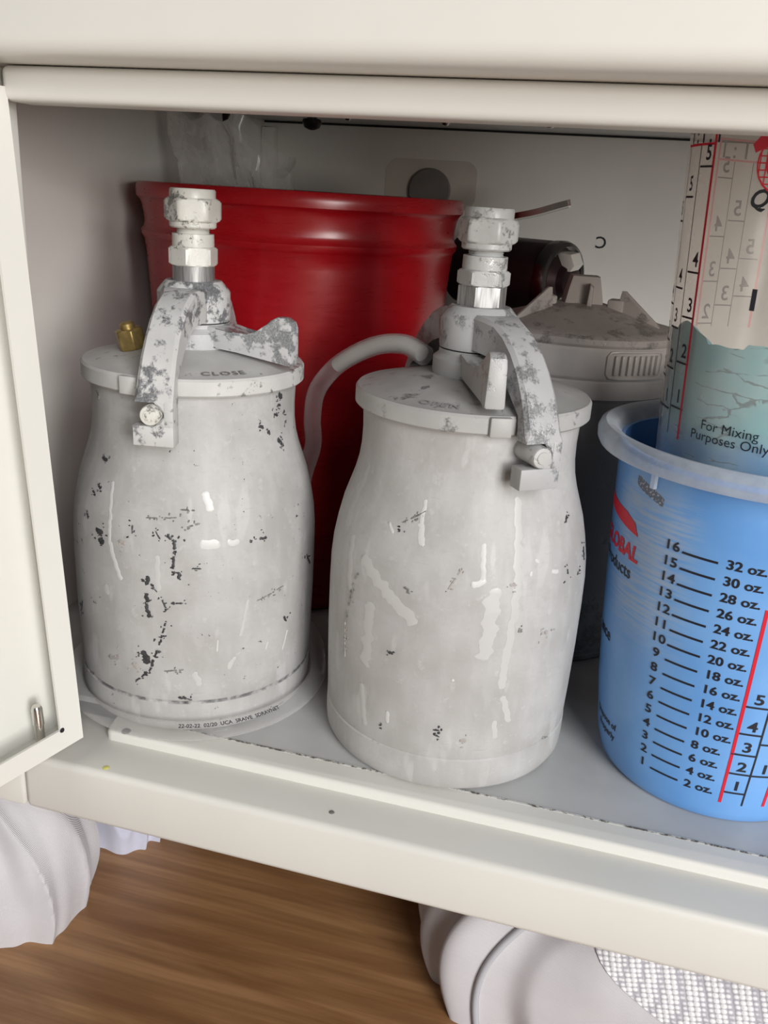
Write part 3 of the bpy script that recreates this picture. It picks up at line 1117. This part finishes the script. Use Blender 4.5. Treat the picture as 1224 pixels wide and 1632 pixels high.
bm = bmesh.new()
crumple(bm, -.028, 0, .017, .016, .0, .255, 3.1, (0, 0), lambda a: .259 + .004 * math.sin(2 * a + 1))
for v in bm.verts:
    v.co.z = max(v.co.z, 0)
from_bm('bag_film', bm, 'clear_film', bag, 14)
bm = bmesh.new()
crumple(bm, .006, .004, .019, .016, .0, .25, 9.4, (.0, .004), lambda a: .246 - .015 * math.cos(a) + .003 * math.sin(3 * a))
for v in bm.verts:
    v.co.z = max(v.co.z, 0)
from_bm('bag_film', bm, 'clear_film', bag, 14)

# clear adhesive plate with a round grey pad on the back panel
hk = thing('adhesive_hook_plate', 'clear rounded plastic plate with round grey pad stuck to the cabinet back', 'wall plate', (-.0935, YB - .0016, .236))
ol = []
pw, ph, pr_ = .0335, .0165, .009
for cxs, czs, a0 in ((1, 1, 0), (-1, 1, 90), (-1, -1, 180), (1, -1, 270)):
    for q in range(7):
        a = R_(a0 + 15 * q)
        ol.append((cxs * (pw - pr_) + pr_ * math.cos(a), czs * (ph - pr_) + pr_ * math.sin(a)))
bm = bmesh.new()
b_prism(bm, ol, .0006, Matrix.Translation((0, .0008, 0)), .0003)
from_bm('clear_plate', bm, 'clear_plate', hk)
bm = bmesh.new()
b_lathe(bm, [(0, 0), (.0153, 0), (.0153, .0018), (.0146, .0024), (0, .0026)], 48)
bmesh.ops.transform(bm, matrix=Matrix.Translation((0, 0, -.0045)) @ Matrix.Rotation(R_(90), 4, 'X'), verts=bm.verts)
from_bm('round_pad', bm, 'disc_grey', hk)

# ------------------------------------------------------------------ third cup at the back
TC = (.033, .118, 0)
t3 = thing('pressure_cup', 'dusty dark grey metal pressure cup with clamped lid behind the smooth whitish paint cup', 'paint cup', TC)
bm = bmesh.new()
b_lathe(bm, [(0, .0005), (.042, .0005), (.0455, 0), (.0470, .002), (.0472, .004), (.0465, .0045), (.0468, .02), (.0475, .08), (.0476, .140), (.0490, .1415), (.0490, .152), (0, .152)], 96)
from_bm('cup_body', bm, 'dark_body', t3, 30)
bm = bmesh.new()
b_lathe(bm, [(.0478, .1415), (.0502, .1420), (.0506, .1440), (.0506, .1500), (.0500, .1508), (.0512, .1520), (.0516, .1530), (.0516, .1650), (.0508, .1662), (.0480, .1664)], 96)
band = from_bm('clamp_band', bm, 'band_alloy', t3, 30)
bm = bmesh.new()
b_lathe(bm, [(.0470, .1655), (.0505, .1660), (.0512, .1675), (.0508, .1700), (.0490, .1712), (.0440, .1722), (.0300, .1765), (.0180, .1800), (.0120, .1815), (0, .1818)], 96)
lid3 = from_bm('lid', bm, 'dusty_alloy', t3, 30)
# raised pull ribs on the clamp band
for k in range(8):
    a = R_(-66 + k * 3.6)
    bm = bmesh.new()
    b_box(bm, (.0505, -.0008, .1545), (.0532, .0008, .1635), .0004)
    bmesh.ops.transform(bm, matrix=Matrix.Rotation(a, 4, 'Z'), verts=bm.verts)
    from_bm('band_rib', bm, 'band_alloy', band)
# frame around the ribs
bm = bmesh.new()
fr = []
for q in range(25):
    tt = 2 * PI * q / 24
    fr.append(((R_(-53.4) + R_(17) * max(-1, min(1, 1.3 * math.cos(tt)))), .1590 + .0062 * max(-1, min(1, 1.3 * math.sin(tt)))))
b_tube(bm, [(.0519 * math.cos(a), .0519 * math.sin(a), z) for a, z in fr], .0007, 8, False)
from_bm('band_frame', bm, 'band_alloy', band)
# central post, rib, lugs and blades on the lid
bm = bmesh.new()
b_prism(bm, [(-.0098, .1805), (.0098, .1805), (.0082, .1880), (.0068, .1948), (-.0068, .1948), (-.0082, .1880)], lambda x, z: .0075 - (z - .18) * .12, None, .0009)
post = from_bm('centre_post', bm, 'dusty_alloy', lid3)
post.rotation_euler = (0, 0, R_(12))
bm = bmesh.new()
b_prism(bm, [(-.0014, .1760), (.0014, .1760), (.0013, .1900), (-.0004, .1915)], .004, Matrix.Translation((.004, -.0085, 0)), .0004)
from_bm('rib', bm, 'dusty_alloy', lid3)
for a, w_ in ((195, .0055), (-8, .0048)):
    bm = bmesh.new()
    b_box(bm, (.0175 - .004, -w_, .176), (.0175 + .004, w_, .1845), .0009)
    bmesh.ops.transform(bm, matrix=Matrix.Rotation(R_(a), 4, 'Z'), verts=bm.verts)
    from_bm('lug', bm, 'dusty_alloy', lid3)
for a in (222, -15):
    bm = bmesh.new()
    b_prism(bm, [(.0180, .1765), (.0420, .1715), (.0400, .1745), (.0220, .1890), (.0200, .1890)], .0011, None, .0004)
    bmesh.ops.transform(bm, matrix=Matrix.Rotation(R_(a), 4, 'Z'), verts=bm.verts)
    from_bm('blade', bm, 'dusty_alloy', lid3)

# ------------------------------------------------------------------ spray gun standing at the back
plain('gun_black', (.045, .025, .027), .28, .6, var=.2, vscale=40)
plain('gun_white', (.70, .68, .64), .4)
SG = (-.038, .247, 0)
sg = thing('spray_gun', 'dark metal spray gun with steel collar standing behind the pressure cup', 'spray gun', SG)


def along_x(bm):
    bmesh.ops.transform(bm, matrix=Matrix.Translation((0, 0, .184)) @ Matrix.Rotation(R_(-30), 4, 'Z') @ Matrix.Rotation(R_(90), 4, 'Y'), verts=bm.verts)


bm = bmesh.new()
b_lathe(bm, [(0, -.020), (.020, -.020), (.0225, -.016), (.0225, .022), (.0218, .0228), (.0218, .0242), (.0226, .025), (.0226, .052), (.0215, .055), (0, .055)], 64)
along_x(bm)
from_bm('barrel', bm, 'gun_black', sg, 30)
bm = bmesh.new()
b_lathe(bm, [(.0218, .054), (.0230, .0548), (.0232, .060), (.0222, .0625), (.0200, .0635), (.0180, .0625), (.0178, .058)], 64)
along_x(bm)
from_bm('collar', bm, 'steel_dark', sg, 40)
bm = bmesh.new()
b_lathe(bm, [(0, .054), (.0178, .054), (.0178, .060), (.0110, .0640), (.0095, .0680), (.0060, .0685), (0, .0685)], 48)
along_x(bm)
cap_ = from_bm('air_cap', bm, 'gun_black', sg, 30)
for sgn in (1, -1):
    bm = bmesh.new()
    b_prism(bm, [(.0585, .0050), (.0700, .0065), (.0730, .0100), (.0700, .0165), (.0600, .0172)], .0050, None, .0008)
    bmesh.ops.transform(bm, matrix=Matrix.Translation((0, 0, .184)) @ Matrix.Rotation(R_(-30), 4, 'Z') @ Matrix.Rotation(R_(0 if sgn > 0 else 180) + .12, 4, 'X'), verts=bm.verts)
    from_bm('air_horn', bm, 'gun_white', cap_)
bm = bmesh.new()
b_lathe(bm, [(0, .0005), (.040, .0005), (.043, 0), (.0445, .003), (.0445, .12), (.040, .134), (.020, .142), (.012, .146), (.012, .1655), (0, .1655)], 64)
from_bm('gun_cup', bm, 'dark_body', sg, 30)
# hanging hook: flat steel strip rising to the right
hp = catmull([(-.012, .003, .2045), (-.006, -.004, .2130), (.012, -.008, .2178), (.030, -.012, .2222), (.044, -.015, .2268), (.0515, -.017, .2292)], 8)
bm = bmesh.new()
rows = []
for i, p in enumerate(hp):
    t_ = i / (len(hp) - 1)
    wd = .0034 + .0022 * math.sin(PI * min(1, t_ * 1.05)) * (1 if t_ > .45 else .3)
    if i >= len(hp) - 2:
        wd *= .6
    th_ = .0018
    up = Vector((-.3, 0, 1)).normalized()
    rows.append([bm.verts.new(p + Vector((0, sx * wd, 0)) + up * (sz * th_ + .0012 * (abs(sx) - 1))) for sx, sz in ((-1, -1), (0, -1), (1, -1), (1, 1), (0, 1), (-1, 1))])
for A, B in zip(rows, rows[1:]):
    for i in range(6):
        j = (i + 1) % 6
        bm.faces.new((A[i], A[j], B[j], B[i]))
bm.faces.new(rows[0])
bm.faces.new(rows[-1][::-1])
from_bm('hanging_hook', bm, 'steel', sg, 40)

# ------------------------------------------------------------------ blue mixing cup
MC = (.1175, .013, 0)
lowp = [(.0, .0450), (.004, .0468), (.010, .0484), (.021, .0497), (.034, .0513), (.0615, .0535), (.094, .0553), (.1255, .0566), (.138, .0571)]


def lowr(z):
    for (z0, r0), (z1, r1) in zip(lowp, lowp[1:]):
        if z <= z1:
            return r0 + (r1 - r0) * (z - z0) / (z1 - z0)
    return lowp[-1][1]


mc = thing('mixing_cup', 'blue printed plastic mixing cup with ounce scale and clear rim standing on the shelf', 'mixing cup', MC)
bm = bmesh.new()
prof = [(0, .0012), (.041, .0012), (.0425, 0), (.0448, .0004), (.0464, .0022)] + [(lowr(z), z) for z in (.005, .010, .016, .021, .028, .034, .048, .0615, .08, .094, .11, .1255, .138)]
prof += [(.0576, .1415), (.0556, .1415)] + [(lowr(z) - .0014, z) for z in (.1255, .094, .0615, .034, .012)] + [(.044, .004), (0, .004)]
b_lathe(bm, prof, 128)
cupb = from_bm('cup_wall', bm, 'blue_cup', mc, 35)
bm = bmesh.new()
b_lathe(bm, [(.0575, .1395), (.0592, .1400), (.0640, .1385), (.0655, .1390), (.0666, .1410), (.0668, .1440), (.0660, .1462), (.0640, .1474), (.0615, .1470), (.0590, .1455), (.0578, .1430), (.0570, .1405)], 128)
rim = from_bm('cup_rim', bm, 'cup_rim_plastic', mc, 40)
for a in (-139, -60, 30, 120):
    bm = bmesh.new()
    b_box(bm, (.0570, -.0011, .1310), (.0588, .0011, .1392), .0003)
    bmesh.ops.transform(bm, matrix=Matrix.Rotation(R_(a), 4, 'Z'), verts=bm.verts)
    from_bm('rim_rib', bm, 'cup_rim_plastic', rim)
bm = bmesh.new()
b_lathe(bm, [(0, .0042), (lowr(.012) - .0016, .013), (lowr(.06) - .0016, .06), (lowr(.106) - .0016, .106), (.040, .1072), (0, .1072)], 96)
from_bm('paint_fill', bm, 'blue_paint_inside', mc, 35)

ZT = lambda k: .0151 + (.1112 - .0151) * (k - 1) / 15
bm = bmesh.new()
for k in range(1, 17):
    z = ZT(k) + .0006
    V, Fc = text_mesh(str(k), .0052, .00012, spacing=1.1)
    wrap(bm, V, Fc, -127.2, z + .0006, lowr, sq=1.2)
    V, Fc = rect(0, -.00045, R_(13.6) * lowr(z), .00045)
    wrap(bm, V, Fc, -122.8, z - .0004, lowr)
    V, Fc = text_mesh('%d oz.' % (2 * k), .0050, .00012, align='LEFT')
    wrap(bm, V, Fc, -106.3, z - .0002, lowr, sq=1.12)
# ratio table at the right
for az, z0, z1, m_ in ((-79.8, .0105, .075, 0), (-65.0, .0105, .075, 0)):
    V, Fc = rect(-.00030, 0, .00030, z1 - z0)
    wrap(bm, V, Fc, az, z0, lowr)
for k, z in ((1, .0194), (2, .0289), (3, .0383), (4, .0479), (5, .0601)):
    V, Fc = text_mesh(str(k), .0062, .00014)
    wrap(bm, V, Fc, -84.3, z + .0004, lowr, sq=1.2)
    V, Fc = rect(0, -.0004, R_(10.2) * lowr(z), .0004)
    wrap(bm, V, Fc, -90.0, z - .0030, lowr)
for k, z in ((1, .0288), (2, .0440), (3, .0600)):
    V, Fc = text_mesh(str(k), .0062, .00014)
    wrap(bm, V, Fc, -74.7, z + .0004, lowr, sq=1.2)
    V, Fc = rect(0, -.0004, R_(9.6) * lowr(z), .0004)
    wrap(bm, V, Fc, -79.8, z - .0030, lowr)
# maker text and disposal note, running round the left side
for body, az, z, size, b_ in (('Products', -146.5, .0930, .0074, .00010), ('ance', -157.5, .0600, .0078, .00016), ('Dispose of', -146.5, .0212, .0044, .00009), ('Properly', -147.5, .0160, .0044, .00009)):
    V, Fc = text_mesh(body, size, b_, align='RIGHT')
    wrap(bm, V, Fc, az, z, lowr)
from_bm('printed_scale', bm, 'print_black', cupb, None)['kind'] = 'stuff'
bm = bmesh.new()
V, Fc = text_mesh('GLOBAL', .0088, .0003, .12, align='RIGHT')
wrap(bm, V, Fc, -143.5, .1015, lowr)
sw = [Vector((x, y, 0)) for x, y in ((-.034, .0010), (0, -.0032), (-.0028, .0016), (-.0095, .0040), (-.034, .0058))]
wrap(bm, sw, [(0, 1, 2, 3, 4)], -144.8, .1125, lowr)
for az, z1 in ((-89.6, .0975), (-70.0, .0975)):
    V, Fc = rect(-.00055, 0, .00055, z1 - .0108)
    wrap(bm, V, Fc, az, .0108, lowr)
from_bm('printed_red_marks', bm, 'print_red', cupb, None)['kind'] = 'stuff'

# ------------------------------------------------------------------ clear cup standing in the blue cup
UZ = .1073
UC = (.1175, .013, UZ)


def upr(z):      # z local to the cup base
    return .0357 + .053 * (z + UZ)


uc = thing('mixing_cup', 'clear printed mixing cup crusted with turquoise paint, set inside the blue mixing cup', 'mixing cup', UC)
ZTOP = .1570
bm = bmesh.new()
b_lathe(bm, [(0, .0010), (.038, .0010), (.0395, 0), (upr(.001) - .0004, .0006), (upr(.004), .004), (upr(.05), .05), (upr(.1), .1), (upr(ZTOP - .004), ZTOP - .004), (.0535, ZTOP - .003), (.0545, ZTOP - .001), (.0530, ZTOP), (.0505, ZTOP - .0008)], 128)
cw = from_bm('cup_wall', bm, 'cup_plastic', uc, 35)
# dried paint lining the inside up to a ragged edge
bm = bmesh.new()
n = 180


def edge(a):
    d = (math.degrees(a) + 180) % 360 - 180
    base = .0790
    if -165 < d < -140:
        base += .0040 * math.exp(-((d + 155) / 9) ** 2)
    if -140 < d < -118:
        base -= .0022
    base += .0016 * mnoise.noise((d * .11, 3, 0)) + .0010 * mnoise.noise((d * .5, 9, 0))
    k_ = max(0, min(1, (d + 75) / 40)) * max(0, min(1, (178 - d) / 30))
    base -= .022 * k_ * (1 + .3 * mnoise.noise((d * .07, 5, 0)))
    return base


rows = []
for j in range(25):
    t_ = j / 24
    rows.append([bm.verts.new(((upr(edge(2 * PI * i / n) * t_) - .0012) * math.cos(2 * PI * i / n), (upr(edge(2 * PI * i / n) * t_) - .0012) * math.sin(2 * PI * i / n), max(.0016, edge(2 * PI * i / n) * t_))) for i in range(n)])
for A, B in zip(rows, rows[1:]):
    for i in range(n):
        j = (i + 1) % n
        bm.faces.new((A[i], A[j], B[j], B[i]))
bm.faces.new(rows[0][::-1])
top = [bm.verts.new((v.co.x * .93, v.co.y * .93, v.co.z - .002)) for v in rows[-1]]
inn = [bm.verts.new((v.co.x * .90, v.co.y * .90, .012)) for v in rows[0]]
for A, B in ((rows[-1], top), (top, inn)):
    for i in range(n):
        j = (i + 1) % n
        bm.faces.new((A[i], A[j], B[j], B[i]))
bm.faces.new(inn)
from_bm('dried_paint', bm, 'teal_paint', uc, 40)

bmk, bmr, bmg, bmp = bmesh.new(), bmesh.new(), bmesh.new(), bmesh.new()
colsA = {5: .2463, 4: .2112, 3: .1954, 2: .1789, 1: .1622}
colsB = {5: .2364, 4: .2049, 3: .1906, 2: .1756, 1: .1605}
colsC = {5: .2281, 4: .1985, 3: .1850, 2: .1715, 1: .1600}
for cols, az, wdg in ((colsA, -152.8, 10.0), (colsB, -165.8, 10.0), (colsC, -178.0, 11)):
    for k, z in cols.items():
        V, Fc = text_mesh(str(k), .0070, .00012)
        wrap(bmk, V, Fc, az + .8, z - UZ + .0004, upr)
        V, Fc = rect(0, -.00035, R_(wdg) * .046, .00035)
        wrap(bmk, V, Fc, az - 4.9, z - UZ - .0038, upr)
for az in (-158.6, -171.2, 175.0):
    V, Fc = rect(-.00022, 0, .00022, .1015)
    wrap(bmk, V, Fc, az, .1478 - UZ, upr)
V, Fc = text_mesh('1 : 1 : 1', .0074, .00016)
wrap(bmk, V, Fc, -157.5, .2524 - UZ, upr)
for body, z, size in (('For Mixing', .1556, .0050), ('Purposes Only', .1514, .0050)):
    V, Fc = text_mesh(body, size, 0.)
    wrap(bmk, V, Fc, -120.0, z - UZ, upr)
V, Fc = text_mesh('Quart', .0080, .0002, .3, align='LEFT')
wrap(bmk, V, Fc, -127.8, .2325 - UZ, upr)
V, Fc = text_mesh('1', .0092, .0004, align='CENTER')
wrap(bmk, V, Fc, -118.8, .2008 - UZ, upr)
# red frame lines and the netted emblem
V, Fc = rect(-.00055, 0, .00055, .2575 - .1470)
wrap(bmr, V, Fc, -148.3, .1470 - UZ, upr)
V, Fc = rect(-.00035, 0, .00035, .2300 - .1900)
wrap(bmp, V, Fc, -106.0, .1900 - UZ, upr)
V, Fc = rect(-.022, -.0004, 0, .0004)
wrap(bmr, V, Fc, -148.3, .2496 - UZ, upr)
for k in range(3):
    rr = .0095 - k * .0032
    for q in range(24):
        a0, a1 = 2 * PI * q / 24, 2 * PI * (q + 1) / 24
        for (ra, rb) in ((rr, rr - .0006),):
            V = [Vector((ra * 1.0 * math.cos(a0), ra * math.sin(a0), 0)), Vector((ra * math.cos(a1), ra * math.sin(a1), 0)), Vector((rb * math.cos(a1), rb * math.sin(a1), 0)), Vector((rb * math.cos(a0), rb * math.sin(a0), 0))]
            wrap(bmr, V, [(0, 1, 2, 3)], -115.5, .2435 - UZ, upr)
for k in range(-4, 5):
    x = k * .0021
    hgt = math.sqrt(max(0, .0094 ** 2 - x * x))
    V, Fc = rect(x - .0002, -hgt, x + .0002, hgt)
    wrap(bmr, V, Fc, -115.5, .2435 - UZ, upr)
    V, Fc = rect(-hgt, x - .0002, hgt, x + .0002)
    wrap(bmr, V, Fc, -115.5, .2435 - UZ, upr)
V = [Vector((x, y, 0)) for x, y in ((-.0118, .0045), (-.0105, .0020), (-.004, .0048), (.0118, .0052), (.0118, .0105), (.002, .0098), (-.0085, .0080))]
wrap(bmr, V, [tuple(range(7))], -115.5, .2445 - UZ, upr)
# print on the far wall, seen reversed through the clear plastic
V, Fc = text_mesh('1 : 1', .0088, .0001)
wrap(bmg, V, Fc, 127.2, .2515 - UZ, upr)
for col, az in (({5: .2451, 4: .2227, 3: .2050, 2: .1880}, 131.6), ({5: .2291, 4: .2103, 3: .1955}, 121.2), ({5: .2145, 4: .1994}, 111.0)):
    for k, z in col.items():
        V, Fc = text_mesh(str(k), .0085, .0001)
        wrap(bmg, V, Fc, az - .4, z - UZ + .0008, upr)
        V, Fc = rect(0, -.00025, R_(9.6) * .048, .00025)
        wrap(bmg, V, Fc, az - 5.2, z - UZ - .0038, upr)
for az in (126.4, 116.0):
    V, Fc = rect(-.0002, 0, .0002, .065)
    wrap(bmg, V, Fc, az, .183 - UZ, upr)
for az in (137.0, 104.3):
    V, Fc = rect(-.0005, 0, .0005, .073)
    wrap(bmp, V, Fc, az, .183 - UZ, upr)
for z in (.2555, .2480):
    V, Fc = rect(0, -.0004, R_(32.7) * .0485, .0004)
    wrap(bmp, V, Fc, 104.3, z - UZ, upr)
from_bm('printed_scale', bmk, 'print_black', cw, None)['kind'] = 'stuff'
from_bm('printed_red_marks', bmr, 'print_red', cw, None)['kind'] = 'stuff'
from_bm('far_side_scale', bmg, 'print_grey', cw, None)['kind'] = 'stuff'
from_bm('far_side_red_lines', bmp, 'print_pink', cw, None)['kind'] = 'stuff'

# ------------------------------------------------------------------ clear tube: lid of the smooth cup, over the chipped cup's back and once round its base
tp = [(-.0225, .0080, .1652), (-.0330, .0160, .1676), (-.0465, .0260, .1650), (-.0600, .0345, .1585), (-.0730, .0420, .1490), (-.0815, .0430, .1370), (-.0850, .0480, .1220), (-.0870, .0560, .1060), (-.0930, .0590, .0850), (-.0955, .0575, .0500), (-.0925, .0530, .0260)]
cr = .0585
coil = []
for k in range(33):
    a = R_(57 - 338 * k / 32)
    coil.append((LC[0] + cr * math.cos(a), LC[1] + cr * math.sin(a), .0046 + (.010 * max(0, 1 - k / 4))))
tt = thing('vinyl_tube', 'clear vinyl tube arching between the two paint cups and coiled round the chipped one', 'tube', (LC[0], LC[1], 0))
path = [Vector(p) - Vector((LC[0], LC[1], 0)) for p in catmull(tp + coil, 6)]
bm = bmesh.new()
b_tube(bm, path, .0043, 16)
tb = from_bm('tube_wall', bm, 'clear_tube', tt, 60)
nfill = int(len(path) * .096)
bm = bmesh.new()
b_tube(bm, path[1:nfill], .0034, 14)
from_bm('white_paint_inside', bm, 'white_paint_fill', tt, 60)
# lettering along the coil
V, Fc = text_mesh('22-02-22  02/20  UCA  SRAIVE  SDRAVNET', .0025, .00004, align='CENTER')
bm = bmesh.new()
out = []
for v in V:
    a = R_(-50) + v.x / .0600
    tilt = R_(62) + v.y / .0044
    r = cr + .00445 * math.cos(tilt)
    out.append((r * math.cos(a), r * math.sin(a), .0046 + .00445 * math.sin(tilt)))
b_add(bm, out, Fc)
from_bm('tube_lettering', bm, 'tube_print', tb, None)


# ------------------------------------------------------------------ white cloth bags under the cabinet
def heap_point(cfg, a, t, off=0.):
    cx, cy, ax, ay, z0, z1, seed, folds, amp, bumps = cfg
    prof = max((1 - min(t, .999) ** 4.5) ** .5, .04) * (.97 + .06 * math.sin(PI * min(1, t * 1.2 + .05)))
    ca, sa = math.cos(a), math.sin(a)
    x = math.copysign(abs(ca) ** .667, ca) * ax
    y = math.copysign(abs(sa) ** .667, sa) * ay
    q = Vector((ca * 2.2 + seed, sa * 2.2, t * .8))
    ph = folds * a + 2.6 * mnoise.noise(q) + t * .9
    f = -abs(math.sin(ph)) ** .8 * amp + mnoise.noise(q * 1.9) * amp * 1.2
    f += mnoise.noise(Vector((x * 22, y * 22, t * 2.2 + seed))) * amp * .7
    d = math.degrees(a) % 360
    for (c, wd, hgt) in bumps:
        f += hgt * math.exp(-((d - c) / wd) ** 2)
    n = Vector((x / ax ** 2 * ax, y / ay ** 2 * ay, 0)).normalized()
    p = Vector((cx + x * prof, cy + y * prof, 0)) + n * (f * min(1, .35 + prof) + off)
    p.z = max(z0 + (.0002 if t > 0 else 0), z0 + (z1 - z0) * t + mnoise.noise(Vector((x * 18 + seed, y * 18, 2.))) * .004 * t)
    return p


def cloth_heap(name, mat, parent, origin, cfg, n=260, m=48):
    bm = bmesh.new()
    rows = [[bm.verts.new(heap_point(cfg, 2 * PI * i / n, j / m) - Vector(origin)) for i in range(n)] for j in range(m + 1)]
    for A, B in zip(rows, rows[1:]):
        for i in range(n):
            j = (i + 1) % n
            bm.faces.new((A[i], A[j], B[j], B[i]))
    bm.faces.new(rows[0][::-1])
    bm.faces.new(rows[-1])
    return from_bm(name, bm, mat, parent, 70)


o1 = (-.262, -.046, FZ)
c1 = cloth_heap('cloth_bag', 'white_cloth', None, o1, (-.262, -.046, .093, .036, FZ, -.033, 2.3, 7, .0036, []))
c1.location = o1
tag(c1, 'white draped cloth bag lying under the open cabinet door', 'cloth bag')
o2 = (-.22, .036, FZ)
c2 = cloth_heap('cloth', 'lilac_cloth', None, o2, (-.218, .036, .062, .040, FZ, -.040, 7.7, 4, .004, []))
c2.location = o2
tag(c2, 'pale lilac cloth tucked behind the white draped bag', 'cloth')

o3 = (.15, 0, FZ)
lb = thing('laundry_bag', 'white fabric bag with mesh panel and grey piping below the blue mixing cup', 'bag', o3)
cf = (.148, .002, .148, .058, FZ, -.033, 5.1, 5, .0035, [(222, 7, .0060), (209, 6, -.004), (236, 4, -.002), (252, 10, .002)])
cloth_heap('bag_fabric', 'white_cloth', lb, o3, cf)
bm = bmesh.new()
b_tube(bm, catmull([heap_point(cf, R_(228.0 + 6.5 * k / 11), .02 + .90 * k / 11, .0010) - Vector(o3) for k in range(12)], 4), .0016, 10)
from_bm('piping', bm, 'piping_grey', lb, 60)


def mesh_edge(t):
    return 249 + (.70 - t) * 62


bm = bmesh.new()
rows = []
for j in range(33):
    t_ = .01 + .94 * j / 32
    a0 = max(240, mesh_edge(t_))
    rows.append([bm.verts.new(heap_point(cf, R_(a0 + (352 - a0) * i / 70), t_, .0009) - Vector(o3)) for i in range(71)])
for A, B in zip(rows, rows[1:]):
    for i in range(70):
        bm.faces.new((A[i], A[i + 1], B[i + 1], B[i]))
from_bm('mesh_panel', bm, 'mesh_cloth', lb, 70)
